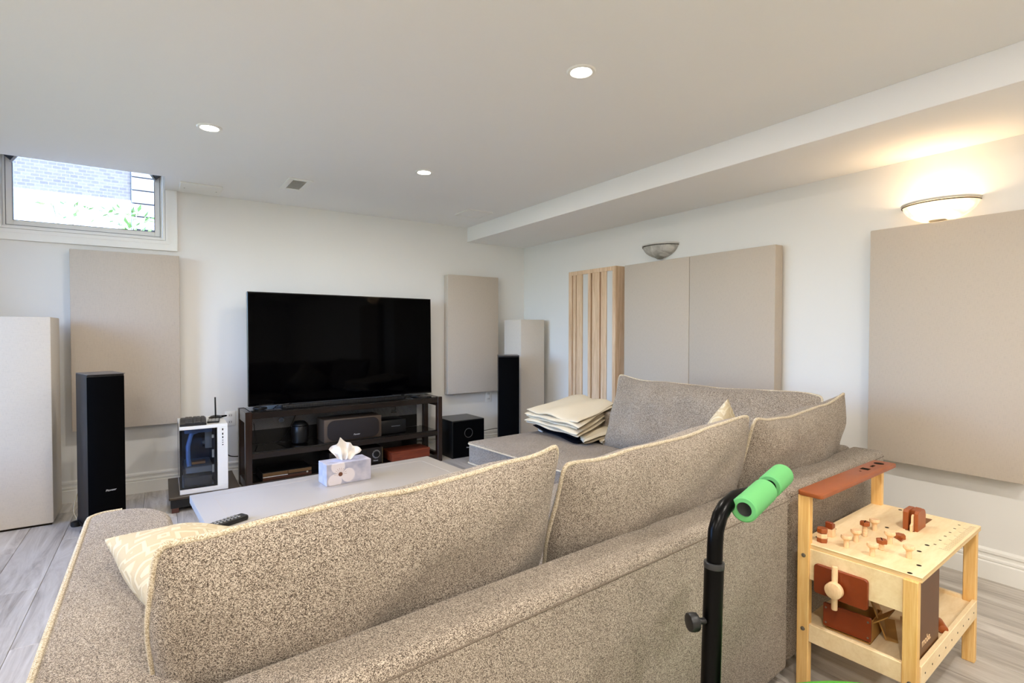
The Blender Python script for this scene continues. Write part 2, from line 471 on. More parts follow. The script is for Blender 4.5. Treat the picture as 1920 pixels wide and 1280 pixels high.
# baseboard profile (depth, height)
BP = [(0, 0), (.016, 0), (.016, .082), (.009, .087), (.014, .094), (.014, .102), (.005, .107), (.007, .122), (.013, .126), (.013, .138), (.003, .145), (.0, .148)]
def baseboard(name, p0, p1, nrm):
    b = bmesh.new(); p0 = Vector(p0); p1 = Vector(p1); nrm = Vector(nrm)
    A = [b.verts.new(p0 + nrm * d + Vector((0, 0, z))) for d, z in BP]
    B = [b.verts.new(p1 + nrm * d + Vector((0, 0, z))) for d, z in BP]
    for i in range(len(BP) - 1): b.faces.new((A[i], A[i + 1], B[i + 1], B[i]))
    b.faces.new(A); b.faces.new(list(reversed(B)))
    bmesh.ops.recalc_face_normals(b, faces=b.faces)
    return struct(put(name, b, 'trim', smooth=False))
baseboard('baseboard_back', (XL, YB, 0), (XR, YB, 0), (0, -1, 0))
baseboard('baseboard_right', (XR, YF, 0), (XR, YB, 0), (-1, 0, 0))
baseboard('baseboard_left', (XL, YF, 0), (XL, YB, 0), (1, 0, 0))

# ------------------------------------------------------------------ window
win = bpy.data.objects.new('window_1', None); COL.objects.link(win); win.location = (0, 0, 0); struct(win, 'small high basement window with white casing')
def ring(x0, x1, z0, z1, w, y0, y1, bev=0.002):
    m = MB()
    m.box(x0, x0 + w, y0, y1, z0, z1, bev, 1); m.box(x1 - w, x1, y0, y1, z0, z1, bev, 1)
    m.box(x0 + w, x1 - w, y0, y1, z0, z0 + w, bev, 1); m.box(x0 + w, x1 - w, y0, y1, z1 - w, z1, bev, 1)
    return m
put('jamb', ring(WX0 + .001, WX1 - .001, WZ0 + .001, WZ1 - .001, 0.016, YB - .004, YB + .2), 'trim', win, smooth=False)
put('window_frame', ring(WX0 + .018, WX1 - .018, WZ0 + .018, WZ1 - .018, 0.014, YB + .045, YB + .105), 'trim', win, smooth=False)
put('sash', ring(WX0 + .032, WX1 - .032, WZ0 + .032, WZ1 - .032, 0.034, YB + .055, YB + .095), 'trim', win, smooth=False)
put('glass_pane', MB().box(WX0 + .06, WX1 - .06, YB + .072, YB + .078, WZ0 + .06, WZ1 - .06), 'pane', win, smooth=False)
CW_ = .072
CPROF = ((0, .22, .010), (.22, .34, .016), (.34, .72, .013), (.72, .84, .019), (.84, 1, .022))
def casing_side(pts_fn):
    m = MB()
    for f0, f1, d in CPROF: m.prism(pts_fn(f0 * CW_, f1 * CW_), 0, d, mat=T(0, YB, 0) @ RX90)
    return put('casing', m, 'trim', win, smooth=False)
cxr, cxl, czb = WX1 + .002, WX0 - .002, WZ0 - .002
casing_side(lambda a, c: [(cxr + a, czb - a), (cxr + c, czb - c), (cxr + c, H - .001), (cxr + a, H - .001)])
casing_side(lambda a, c: [(cxl - a, czb - a), (cxl - a, H - .001), (cxl - c, H - .001), (cxl - c, czb - c)])
casing_side(lambda a, c: [(cxl - a, czb - a), (cxl - c, czb - c), (cxr + c, czb - c), (cxr + a, czb - a)])
put('gasket', ring(WX0 + .064, WX1 - .064, WZ0 + .064, WZ1 - .064, .003, YB + .052, YB + .056, 0), plain('gasket_shadow_grey', (88, 90, 94), 0.6), win, smooth=False)
put('frame_shadow_line', ring(WX0 + .0305, WX1 - .0305, WZ0 + .0305, WZ1 - .0305, .0025, YB + .0435, YB + .046, 0), bpy.data.materials['gasket_shadow_grey'], win, smooth=False)  # dark ring painted in for the shadow line between frame and sash
for sx in (1, -1):  # dark triangles with pale bands, painting the shade in the top frame corners
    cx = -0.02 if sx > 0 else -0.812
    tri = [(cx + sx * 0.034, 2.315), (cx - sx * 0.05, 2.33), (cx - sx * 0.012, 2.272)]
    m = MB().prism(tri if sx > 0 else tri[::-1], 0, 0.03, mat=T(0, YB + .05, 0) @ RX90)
    br = put('corner_shade', m, plain('corner_shade_grey', (62, 66, 72), 0.5), win, smooth=False)
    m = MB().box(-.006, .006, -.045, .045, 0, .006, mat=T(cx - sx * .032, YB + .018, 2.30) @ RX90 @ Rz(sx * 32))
    put('corner_band', m, plain('pale_corner_band', (170, 172, 174), 0.4), br, smooth=False)

win2 = bpy.data.objects.new('window_2', None); COL.objects.link(win2); struct(win2, 'broad white framed window in the left wall')
def yring(y0, y1, z0, z1, w, x0, x1):
    return MB().box(x0, x1, y0, y0 + w, z0, z1, .002, 1).box(x0, x1, y1 - w, y1, z0, z1, .002, 1).box(x0, x1, y0 + w, y1 - w, z0, z0 + w, .002, 1).box(x0, x1, y0 + w, y1 - w, z1 - w, z1, .002, 1)
put('casing', yring(LY0 - .07, LY1 + .07, LZ0 - .07, LZ1 + .07, .07, XL, XL + .02), 'trim', win2, smooth=False)
put('window_frame', yring(LY0 + .001, LY1 - .001, LZ0 + .001, LZ1 - .001, .05, XL - .09, XL - .03), 'trim', win2, smooth=False)
put('mullion', MB().box(XL - .085, XL - .035, (LY0 + LY1) / 2 - .03, (LY0 + LY1) / 2 + .03, LZ0 + .05, LZ1 - .05, .002, 1), 'trim', win2, smooth=False)
put('glass_pane', MB().box(XL - .062, XL - .056, LY0 + .045, LY1 - .045, LZ0 + .045, LZ1 - .045), 'pane', win2, smooth=False)

# ------------------------------------------------------------------ outside the window
struct(put('ground', MB().box(-30, XL - .13, -25, YB + T2, -.2, -.05), plain('lawn_green', (120, 128, 96), 0.95, bump=0.6, bscale=30), smooth=False))
struct(put('ground', MB().box(-14, 14, YB + T2, 30, 1.5, 1.62), plain('pale_gravel', (206, 202, 192), 0.95, bump=0.6, bscale=30)))
k = NT('grey_brick'); bt = k.n.new('ShaderNodeTexBrick'); k.ln(k.coord((1, 1, 1), (PI / 2, 0, 0)), bt.inputs['Vector'])
bt.inputs['Scale'].default_value = 6.5; bt.inputs['Color1'].default_value = (*lin((86, 78, 70)), 1); bt.inputs['Color2'].default_value = (*lin((70, 63, 57)), 1)
bt.inputs['Mortar'].default_value = (*lin((98, 90, 82)), 1); bt.inputs['Mortar Size'].default_value = 0.02
k.ln(bt.outputs[0], k.b.inputs['Base Color']); k.b.inputs['Roughness'].default_value = 0.9; M['brick'] = k.m
nb = thing('neighbour_house', 'pale neighbouring house wall seen through the basement window', 'house', (-2.3, 8.0, 1.62))
put('foundation', MB().box(-4, 2.0, 0, .25, 0, 1.153), plain('white_render', (240, 238, 232), 0.9, bump=0.3, bscale=40), nb, smooth=False)
put('brick_wall', MB().box(-4, 2.0, .02, .25, 1.153, 3.2), 'brick', nb, smooth=False)
for i in range(20):
    put('siding_board', MB().box(2.01, 5.0, -.02, .2, 0, .146, 0.004, 1, mat=T(0, -.05, i * .16) @ Rx(3)), plain('cream_siding', (112, 104, 99), 0.7) if i == 0 else siding, nb, smooth=False)
    if i == 0: siding = bpy.data.materials['cream_siding']
def shrub(name, label, x, y, h_, n):
    m = MB(); r = random.Random(int(x * 100))
    for i in range(n):
        a = r.uniform(0, 2 * PI); rr = r.uniform(0, .28); z = r.uniform(.1, h_)
        L_ = r.uniform(.06, .12)
        mt = T(rr * math.cos(a), rr * math.sin(a) * .5, z) @ Rz(math.degrees(a)) @ Ry(r.uniform(-60, 30)) @ Rx(r.uniform(-40, 40))
        m.prism([(0, 0), (L_ * .4, .02), (L_, 0), (L_ * .4, -.02)], -.001, .001, mat=mt)
    t = thing(name, label, 'plant', (x, y, 1.62), group=None)
    fo = put('foliage', m, plain('pale_green_leaf_%s' % name, (86, 112, 40), 0.6), t, smooth=False); fo['kind'] = 'stuff'
    m = MB()
    for i in range(5): m.tube([(0, 0, 0), (.05 * math.cos(i * 1.3), .05 * math.sin(i * 1.3), h_ * .5), (.16 * math.cos(i * 1.3), .08 * math.sin(i * 1.3), h_ * .95)], .006, 5)
    put('stem', m, plain('stem_%s' % name, (120, 110, 80), 0.8), t)
shrub('garden_shrub', 'leafy green shrub against the pale house corner outside the window', -0.30, 7.5, 0.95, 140)
shrub('low_garden_plant', 'low sprawling plant at the foot of the white wall outside', -0.85, 7.6, 1.0, 110)

# ------------------------------------------------------------------ ceiling lights and vents
def disk_light(parent, z, size, watts, col):
    L = bpy.data.lights.new('downlight_lamp', 'AREA'); L.shape = 'DISK'; L.size = size; L.energy = watts; L.color = col; L.spread = math.radians(180)
    o = bpy.data.objects.new('downlight_lamp', L); COL.objects.link(o); o.parent = parent; o.location = (0, 0, z)
    return o
POTS = [(1.40, 1.60, 'recessed ceiling downlight nearest the camera, above the sofa backs'),
        (0.213, 3.09, 'recessed ceiling downlight on the window side of the room'),
        (1.43, 3.17, 'recessed ceiling downlight above and in front of the television')]
for i in range(3):
    POTS += [(0.213, -0.05 - 1.5 * i, None), (1.40, -0.1 - 1.5 * i, None)] if i < 2 else []
POTS += [(-1.0, 1.6, None), (-1.0, 0.0, None), (-1.0, -1.6, None)]  # entries without a label are unseen, added to help light the room
proto = None
for (x, y, lab) in POTS:
    t = thing('recessed_light', lab or 'unseen recessed ceiling downlight added out of frame', 'ceiling light', (x, y, H), group='recessed ceiling downlights')
    if proto is None:
        rim = put('trim_ring', MB().lathe([(.040, 0), (.040, -.003), (.044, -.006), (.054, -.005), (.058, -.001), (.058, 0)], 40), 'trim', t)
        lens = put('lens', MB().cyl((0, 0, -.0035), (0, 0, -.0005), .0405, seg=40), 'lens', t)
        proto = (rim, lens)
    else:
        for q in proto:
            c = q.copy(); COL.objects.link(c); c.parent = t
    disk_light(t, -.0065, .08, POT_W if lab else POT_UNSEEN_W, POT_COL)

# vents
t = thing('ceiling_vent', 'square white louvred ceiling vent in front of the back wall', 'vent', (0.80, 3.94, H), 1)
put('frame', ring(-.078, .078, -.155, .155, .034, 0, .007).bm and MB().box(-.08, -.044, -.158, .158, -.007, 0, .002, 1).box(.044, .08, -.158, .158, -.007, 0, .002, 1).box(-.044, .044, -.158, -.122, -.007, 0, .002, 1).box(-.044, .044, .122, .158, -.007, 0, .002, 1), 'trim', t, smooth=False)
put('backing', MB().box(-.044, .044, -.122, .122, -.001, 0), plain('vent_dark', (92, 90, 86), 0.8), t, smooth=False)
sl = None
for i in range(11):
    m_ = T(0, -.108 + i * .0216, -.004) @ Rx(35)
    if sl is None: sl = put('slat', MB().box(-.044, .044, -.007, .007, -.0008, .0008), 'trim', t, smooth=False, mw=m_)
    else:
        c = sl.copy(); COL.objects.link(c); c.parent = t; c.matrix_local = m_
t = thing('ceiling_cover_plate', 'flat white cover plate on the ceiling beside the window', 'cover plate', (0.245, 4.44, H), 0.5)
put('plate', MB().box(-.13, .13, -.14, .14, -.012, 0, .003, 1), 'trim', t, smooth=False)
for sx in (-.10, .10): put('screw', MB().cyl((sx, 0, -.0135), (sx, 0, -.011), .004, seg=8), 'zinc', t)
t = thing('ceiling_register', 'flat ceiling register in the corner beside the ceiling drop', 'vent', (2.29, 4.03, H), 0)
put('plate', MB().box(-.12, .12, -.12, .12, -.006, 0, .002, 1), 'ceiling', t, smooth=False)
put('rim', MB().box(-.124, -.119, -.124, .124, -.009, 0).box(.119, .124, -.124, .124, -.009, 0).box(-.119, .119, .119, .124, -.009, 0).box(-.119, .119, -.124, -.119, -.009, 0), 'trim', t, smooth=False)

# ------------------------------------------------------------------ wall sconces
def sconce(y, z, label, lit):
    t = thing('wall_sconce', label, 'wall lamp', (XR, y, z), group=None)
    R, D, HH = 0.155, 0.135, 0.095
    def bowl(u, v, k=1.0):
        a = -PI / 2 + PI * u                      # half turn, away from the wall
        s_ = math.sin(v * PI / 2); zz = -HH * (1 - s_ ** 1.6 if False else math.cos(v * PI / 2) ** 1.1)
        rr = (0.02 + .98 * s_)
        return Vector((-D * rr * math.cos(a) * k - 0.002, R * rr * math.sin(a) * k, zz * k))
    g = MB().grid(lambda u, v: bowl(u, v), 36, 14).grid(lambda u, v: bowl(1 - u, v, .975), 36, 14)
    put('glass_bowl', g, 'frost_lit' if lit else 'frost', t)
    rimp = [bowl(i / 36, 1.0, 1.012) + Vector((0, 0, .004)) for i in range(37)]
    put('rim', MB().tube(rimp, .006, 8), plain('frosted_rim' + ('_lit' if lit else ''), (214, 212, 206), 0.4), t)
    rim2 = [bowl(i / 36, .97, 1.02) + Vector((0, 0, -.004)) for i in range(37)]
    put('band', MB().tube(rim2, .0032, 6), plain('pewter' + ('_lit' if lit else ''), (92, 88, 80), 0.4, metal=0.7), t)
    put('finial', MB().lathe([(.0, -.020), (.020, -.016), (.034, -.006), (.038, 0)], 20, mat=T(-.03, 0, -HH + .008)), plain('pewter_cap' + ('_lit' if lit else ''), (170, 166, 156), 0.4, metal=0.4), t)
    put('wall_plate', MB().box(-.012, 0, -.05, .05, -.07, .01, .003, 1), 'trim', t)
    bu = put('bulb', MB().lathe([(0, .034), (.014, .028), (.022, .012), (.020, -.004), (.012, -.016), (0, -.018)], 16, mat=T(-.065, 0, -.055)), 'bulb' if lit else plain('bulb_off', (236, 234, 228), 0.3), t)
    if lit:
        L = bpy.data.lights.new('sconce_lamp', 'POINT'); L.energy = SCONCE_W; L.color = SCONCE_COL; L.shadow_soft_size = 0.026
        o = bpy.data.objects.new('sconce_lamp', L); COL.objects.link(o); o.parent = t; o.location = (-.065, 0, -.012)
    return t
sconce(1.0, 1.812, 'lit wall sconce with glowing glass bowl above the large right panel', True)
sconce(2.755, 1.835, 'unlit marbled glass wall sconce above the twin fabric panels', False)

# ------------------------------------------------------------------ acoustic panels
def panel(label, axis, a0, a1, z0, z1, depth, group='fabric acoustic panels', mat='panel'):
    """axis 'y' = hangs on the back wall (a along x); axis 'x' = hangs on the right wall (a along y)"""
    w = a1 - a0
    if axis == 'y': t = thing('acoustic_panel', label, 'acoustic panel', ((a0 + a1) / 2, YB, z0), 0, group)
    else: t = thing('acoustic_panel', label, 'acoustic panel', (XR, (a0 + a1) / 2, z0), -90, group)
    # local: x along the wall, -y into the room
    put('fabric_wrap', MB().box(-w / 2, w / 2, -depth, -.016, 0, z1 - z0, .005, 2), mat, t)
    put('stand_off_frame', MB().box(-w / 2 + .035, w / 2 - .035, -.016, -.001, .035, z1 - z0 - .035), plain('panel_frame_wood', (190, 170, 138), 0.7) if 'panel_frame_wood' not in bpy.data.materials else bpy.data.materials['panel_frame_wood'], t, smooth=False)
    return t
panel('grey linen acoustic panel under the window behind the left tower speaker', 'y', -0.505, 0.112, 0.495, 1.716, 0.095)
panel('tall linen acoustic panel between the television and the room corner', 'y', 2.288, 2.862, 0.56, 1.716, 0.10)
panel('twin acoustic panel next to the slatted wood panel', 'x', 2.426, 3.060, 0.50, 1.708, 0.10)
panel('twin acoustic panel on the side away from the slatted wood panel', 'x', 1.790, 2.424, 0.50, 1.708, 0.10)
panel('large acoustic panel under the lit wall sconce', 'x', 0.655, 1.272, 0.496, 1.708, 0.10)

# slatted diffuser, right wall
t = thing('slatted_diffuser', 'light oak slatted diffuser panel with pale gaps on the right wall', 'wall panel', (XR, 3.435, 0.50), -90)
w2, ht, dp = 0.30, 1.213, 0.125
# local x runs towards the camera side of the wall
put('back_board', MB().box(-w2 + .01, w2 - .01, -.05, -.001, .01, ht - .01), plain('pale_grey_backing', (206, 204, 198), 0.9), t, smooth=False)
put('side_board', MB().box(-w2, -w2 + .045, -dp, -.002, 0, ht, .0015, 1), 'oak', t, smooth=False)
put('side_board', MB().box(w2 - .02, w2, -dp, -.002, 0, ht, .0015, 1), 'oak', t, smooth=False)
put('top_board', MB().box(-w2 + .045, w2 - .02, -dp, -.002, ht - .035, ht, .0015, 1), 'oak', t, smooth=False)
put('bottom_board', MB().box(-w2 + .045, w2 - .02, -dp, -.002, 0, .03, .0015, 1), 'oak', t, smooth=False)
def dx(px): return -w2 + (px - 748) / (1032 - 748 - 27) * (2 * w2)
def fx(px): return -w2 + (px - 748) / 255.0 * 2 * w2
for a_, c_, dd in ((772, 788, .121), (794, 826, .124), (859, 874.5, .124), (881, 920.5, .122), (927.5, 956, .120), (987, 996, .124)):
    put('slat', MB().box(fx(a_), fx(c_), -dd, -.06, .03, ht - .035, .001, 1), 'oak', t, smooth=False)
for a_, c_ in ((827.5, 857.5), (957.5, 985.5)):
    put('pale_strip', MB().box(fx(a_), fx(c_), -.116, -.06, .03, ht - .035), bpy.data.materials['pale_grey_backing'], t, smooth=False)
# ------------------------------------------------------------------ bass traps
def trap(label, x0, x1, y0, y1, z1, rz=0):
    cx, cy = (x0 + x1) / 2, (y0 + y1) / 2
    t = thing('bass_trap', label, 'bass trap', (cx, cy, 0), rz, 'thick fabric bass traps standing on the floor')
    hw, hd = (x1 - x0) / 2, (y1 - y0) / 2
    put('fabric_wrap', MB().box(-hw, hw, -hd, hd, .012, z1, .006, 2), 'panel_warm', t)
    put('base', MB().box(-hw + .01, hw - .01, -hd + .01, hd - .01, 0, .012), 'dark_slot', t, smooth=False)
    return t
trap('broad cream fabric bass trap at the window end of the back wall', -1.17, -0.553, 4.15, 4.47, 1.253)
trap('narrow fabric bass trap column in the room corner behind the tower speaker', 2.885, 3.170, 4.16, 4.46, 1.285)

# ------------------------------------------------------------------ tower speakers
def tower(label, loc, rz, w, d, h_):
    t = thing('tower_speaker', label, 'speaker', loc, rz, 'black tower speakers flanking the television')
    put('cabinet', MB().box(-w / 2, w / 2, 0.018, d, .03, h_, .004, 2), 'black_vinyl', t)
    # curved cloth grille at the front
    n = 8; poly = [(-w / 2, .018)] + [(-w / 2 + w * k / n, .018 - .022 * math.sin(PI * k / n) ** .6) for k in range(1, n)] + [(w / 2, .018)]
    put('grille', MB().prism(poly, .045, h_ - .012, .002, 1), 'black_cloth', t)
    put('top_plate', MB().box(-w / 2, w / 2, .0, d, h_, h_ + .004, .001, 1), plain('speaker_top', (96, 92, 90), 0.35) if 'speaker_top' not in bpy.data.materials else bpy.data.materials['speaker_top'], t, smooth=False)
    put('plinth', MB().box(-w / 2 - .004, w / 2 + .004, .0, d + .004, .012, .03, .002, 1), 'black_satin', t, smooth=False)
    for sx in (-1, 1):
        for sy in (.02, d - .02):
            put('foot', MB().lathe([(0, 0), (.024, 0), (.028, .012), (.026, .026), (.012, .032), (0, .033)], 18, mat=T(sx * (w / 2 + .012), sy, 0)), 'black_plastic', t)
    text('logo', 'Pioneer', .0165, 'silver_logo', t, T(0.012, -.0055, .235) @ RX90, shear=0.25)
    return t
tower('black tower speaker in front of the left linen panel', (-0.27, 3.86, 0), 18, 0.180, 0.25, 0.915)
tower('black tower speaker beside the subwoofer, in front of the corner bass trap', (2.565, 3.885, 0), -30, 0.186, 0.24, 0.952)

# ------------------------------------------------------------------ subwoofer
t = thing('subwoofer', 'black cube subwoofer on the floor right of the TV stand', 'speaker', (2.199, 4.27, 0), 1.5)
put('cabinet', MB().box(0, .345, 0, .325, .0, .343, .004, 2), 'black_satin', t)
put('top_panel', MB().box(.002, .343, .002, .323, .343, .346, .001, 1), plain('sub_top', (52, 46, 38), 0.3), t, smooth=False)
put('front_baffle', MB().box(.006, .339, -.006, 0, .006, .337, .003, 1), 'black_cloth', t)
put('driver_ring', MB().tube([(.168 + .042 * math.cos(a * PI / 18), -.009, .225 + .042 * math.sin(a * PI / 18)) for a in range(36)], .0028, 8, closed=True), plain('ring_grey', (90, 88, 84), 0.35, metal=0.5), t)
put('driver_cone', MB().lathe([(0, .006), (.018, .004), (.03, .012), (.041, .001)], 28, mat=T(.168, -.0065, .225) @ RX90 @ FLIPZ), 'black_gloss', t)
text('logo', 'Pioneer', .015, 'silver_logo', t, T(.168, -.0068, .09) @ RX90, shear=0.3)

# ------------------------------------------------------------------ TV stand and what is on it
ST = (2.095, 4.262, 0); SR = 2.7
def on_stand(x, y, z): 
    return (T(*ST) @ Rz(SR) @ Vector((x, y, z)))
t = thing('tv_stand', 'wide espresso brown TV stand with black glass shelves against the back wall', 'tv stand', ST, SR)
WST = 1.603; DST = .315
for (x, y) in ((-WST, 0), (-.045, 0), (-WST, DST - .045), (-.045, DST - .045)):
    put('post', MB().box(x, x + .045, y, y + .045, 0, .582, .003, 1), 'espresso', t, smooth=False)
for (z0, z1) in ((.530, .572), (.236, .276), (.022, .062)):
    put('rail', MB().box(-WST + .045, -.045, .004, .028, z0, z1, .002, 1), 'espresso_x', t, smooth=False)
    put('rail', MB().box(-WST + .045, -.045, DST - .03, DST - .006, z0, z1, .002, 1), 'espresso_x', t, smooth=False)
for x in (-WST + .004, -.041):
    for (z0, z1) in ((.50, .580), (.018, .075)):
        put('side_rail', MB().box(x, x + .036, .045, DST - .045, z0, z1, .002, 1), 'espresso', t, smooth=False)
put('top_shelf', MB().box(-WST + .046, -.046, .02, DST - .01, .572, .580, .001, 1), 'black_glass', t, smooth=False)
put('middle_shelf', MB().box(-WST + .046, -.046, .02, DST - .01, .276, .284, .001, 1), 'black_glass', t, smooth=False)
put('bottom_shelf', MB().box(-WST + .046, -.046, .02, DST - .01, .050, .058, .001, 1), 'black_glass', t, smooth=False)
# mesh back panels with round cable holes
def mesh_mat():
    k = NT('perforated_steel')
    w1 = k.n.new('ShaderNodeTexWave'); w1.wave_type = 'BANDS'; w1.bands_direction = 'DIAGONAL'
    w1.inputs['Scale'].default_value = 60; w1.inputs['Distortion'].default_value = 0.6
    k.ln(k.coord(), w1.inputs['Vector'])
    k.ln(k.ramp(w1.outputs[0], [(0.35, lin((34, 34, 36))), (0.75, lin((150, 150, 152)))]), k.b.inputs['Base Color'])
    k.b.inputs['Roughness'].default_value = 0.4; k.b.inputs['Metallic'].default_value = 0.3
    return k.m
M['mesh'] = mesh_mat()
def holed(x0, x1, z0, z1, holes, r, y, th=.004):
    """back panel with round openings, quad strips around each hole"""
    b = bmesh.new()
    xs = sorted([x0, x1] + [h_[0] - 1.3 * r for h_ in holes] + [h_[0] + 1.3 * r for h_ in holes])
    hz = holes[0][1]; zs = [z0, hz - 1.3 * r, hz + 1.3 * r, z1]
    def q(a, c, d, e):
        b.faces.new([b.verts.new((p[0], y, p[1])) for p in ((a, d), (c, d), (c, e), (a, e))])
    for i in range(len(xs) - 1):
        for j in range(3):
            cxm, czm = (xs[i] + xs[i + 1]) / 2, (zs[j] + zs[j + 1]) / 2
            hit = [h_ for h_ in holes if abs(h_[0] - cxm) < r and j == 1]
            if not hit: q(xs[i], xs[i + 1], zs[j], zs[j + 1])
            else:
                cx, cz = hit[0]; n = 24; s = 1.3 * r
                inn, outr = [], []
                for kk in range(n):
                    a = 2 * PI * kk / n; dx_, dz_ = math.cos(a), math.sin(a); mx = max(abs(dx_), abs(dz_))
                    inn.append(b.verts.new((cx + r * dx_, y, cz + r * dz_))); outr.append(b.verts.new((cx + s * dx_ / mx, y, cz + s * dz_ / mx)))
                for kk in range(n): b.faces.new((inn[kk], inn[(kk + 1) % n], outr[(kk + 1) % n], outr[kk]))
    g = bmesh.ops.extrude_face_region(b, geom=list(b.faces))
    for v in g['geom']:
        if isinstance(v, bmesh.types.BMVert): v.co.y += th
    bmesh.ops.recalc_face_normals(b, faces=b.faces)
    return b
put('back_panel', holed(-WST + .05, -.10, .395, .525, [(-1.29, .455), (-.33, .465)], .021, DST - .005), 'mesh', t, smooth=False)
put('back_panel', MB().box(-WST + .05, -.10, DST - .005, DST - .001, .284, .395), 'black_satin', t, smooth=False)
put('back_panel', MB().box(-WST + .05, -.10, DST - .005, DST - .001, .062, .236), 'black_satin', t, smooth=False)

# television
TVW, TVH = 1.555, .872
t = thing('television', 'large black flat screen television standing on the TV stand', 'television', mw=T(0.537, 4.378, 0.580) @ Rz(3.5) @ Rx(-1.0))
put('bezel', MB().box(0, TVW, 0, .032, .017, .017 + TVH, .003, 1), 'black_gloss', t, smooth=False)
put('screen', MB().box(.008, TVW - .008, -.0015, 0, .030, .009 + TVH, .0005, 1), 'screen', t, smooth=False)
put('rear_housing', MB().box(.2, TVW - .2, .032, .075, .06, .5, .012, 2), 'black_plastic', t)
for x in (.30, TVW - .30):
    put('foot', MB().box(x - .012, x + .012, -.05, .12, 0, .020, .003, 1), 'black_plastic', t, smooth=False)
text('logo', 'SAMSUNG', .012, 'silver_logo', t, T(TVW / 2, -.0018, .0235) @ RX90) if False else None
put('bottom_strip', MB().box(.05, TVW - .05, -.003, 0, .016, .020), plain('strip_grey', (110, 110, 112), 0.3, metal=0.6), t, smooth=False)

# soundbar
p = on_stand(-.84, .075, .580)
t = thing('soundbar', 'low black soundbar on the stand under the television', 'soundbar', p, SR)
put('body', MB().box(-.5, .5, -.028, .018, 0, .030, .004, 2), 'black_satin', t)
m = MB()
for i in range(48): m.box(-.478 + i * .0203, -.466 + i * .0203, -.0295, -.028, .004, .026)
g_ = put('grille', m, 'black_plastic', t, smooth=False); g_['kind'] = 'stuff'

def box_thing(name, label, cat, x0, x1, y0, y1, z0, z1, mat, bev=.003, group=None):
    p = on_stand((x0 + x1) / 2, (y0 + y1) / 2, z0)
    t = thing(name, label, cat, p, SR, group)
    put('body', MB().box(-(x1 - x0) / 2, (x1 - x0) / 2, -(y1 - y0) / 2, (y1 - y0) / 2, 0, z1 - z0, bev, 2), mat, t)
    return t, (x1 - x0) / 2, (y1 - y0) / 2, z1 - z0
# centre speaker
t, hw, hd, hz = box_thing('center_speaker', 'dark brown centre speaker on the middle shelf of the TV stand', 'speaker', -1.035, -.56, .04, .24, .2845, .465, plain('speaker_brown', (74, 60, 48), 0.5))
put('grille', MB().prism(rp(2 * hw - .05, hz - .02, .055, 8, 0, hz / 2), 0, .014, .004, 2, mat=T(0, -hd, 0) @ RX90), plain('brown_black_cloth', (22, 12, 9), 0.8), t)
text('logo', 'Pioneer', .017, 'silver_logo', t, T(.02, -hd - .0148, .045) @ RX90, shear=0.3)
# player
t, hw, hd, hz = box_thing('media_player', 'slim brown fronted disc player on the bottom shelf of the TV stand', 'player', -1.487, -1.135, .03, .27, .0585, .118, 'black_satin')
put('upper_front', MB().box(-hw + .002, -.0, -hd - .004, -hd, hz * .55, hz - .003, .001, 1), plain('bronze_front', (96, 70, 40), 0.3, metal=0.3), t, smooth=False)
put('upper_front', MB().box(.003, hw - .002, -hd - .004, -hd, hz * .55, hz - .003, .001, 1), bpy.data.materials['bronze_front'], t, smooth=False)
put('lower_front', MB().box(-hw + .002, hw - .002, -hd - .003, -hd, .003, hz * .42, .001, 1), plain('bronze_front_dark', (70, 38, 22), 0.3, metal=0.3), t, smooth=False)
put('tray_line', MB().box(-hw + .002, 0, -hd - .0045, -hd, hz * .44, hz * .5), 'silver_logo', t, smooth=False)
put('power_button', MB().cyl((hw - .035, -hd - .008, hz * .45), (hw - .035, -hd, hz * .45), .008, seg=16), 'steel', t)
# stereo receiver with dial
t, hw, hd, hz = box_thing('stereo_receiver', 'black receiver with a radial tick dial on the bottom shelf', 'receiver', -1.00, -.555, .03, .29, .0585, .198, plain('receiver_case', (18, 12, 10), 0.35))
put('display', MB().box(-hw + .02, hw - .14, -hd - .002, -hd, .09, .125), 'black_gloss', t, smooth=False)
put('dial', MB().cyl((hw - .055, -hd - .012, .083), (hw - .055, -hd, .083), .024, seg=28, bev=.002), 'black_satin', t)
m = MB()
for i in range(20):
    a = 2 * PI * i / 20; m.box(.026, .036, -.0012, .0012, 0, .0015, mat=T(hw - .055, -hd, .083) @ RX90 @ Rz(math.degrees(a)))
put('dial_tick', m, 'silver_logo', t, smooth=False)['kind'] = 'stuff'
put('edge_trim', MB().box(hw - .003, hw, -hd - .003, -hd, .004, hz - .004), plain('olive_metal', (120, 106, 70), 0.3, metal=0.6), t, smooth=False)
text('logo', 'Pioneer', .013, 'silver_logo', t, T(hw - .06, -hd - .0012, .03) @ RX90)
# reddish brown box
t, hw, hd, hz = box_thing('wooden_box', 'reddish brown wooden box at the open end of the bottom shelf', 'box', -.485, -.127, .0, .20, .0625, .138, 'cherry', .003)
put('lid', MB().box(-hw - .002, hw + .002, -hd - .002, hd + .002, hz - .014, hz + .002, .002, 1), 'cherry', t, smooth=False)
# dark gear on the shelves
t, hw, hd, hz = box_thing('game_console', 'black console standing on the middle shelf beside the centre speaker', 'console', -.545, -.315, .08, .28, .2845, .405, 'black_satin', .01)
put('light_stripe', MB().box(-hw * .2, hw * .5, -hd - .001, -hd, hz * .52, hz * .56), 'grey_part', t, smooth=False)
t, hw, hd, hz = box_thing('amplifier', 'black amplifier box on the bottom shelf behind the reddish box', 'amplifier', -.54, -.30, .206, .30, .0585, .215, 'black_satin', .004)
put('status_light', MB().box(-hw * .5, hw * .4, -hd - .001, -hd, hz * .88, hz * .90), 'grey_part', t, smooth=False)
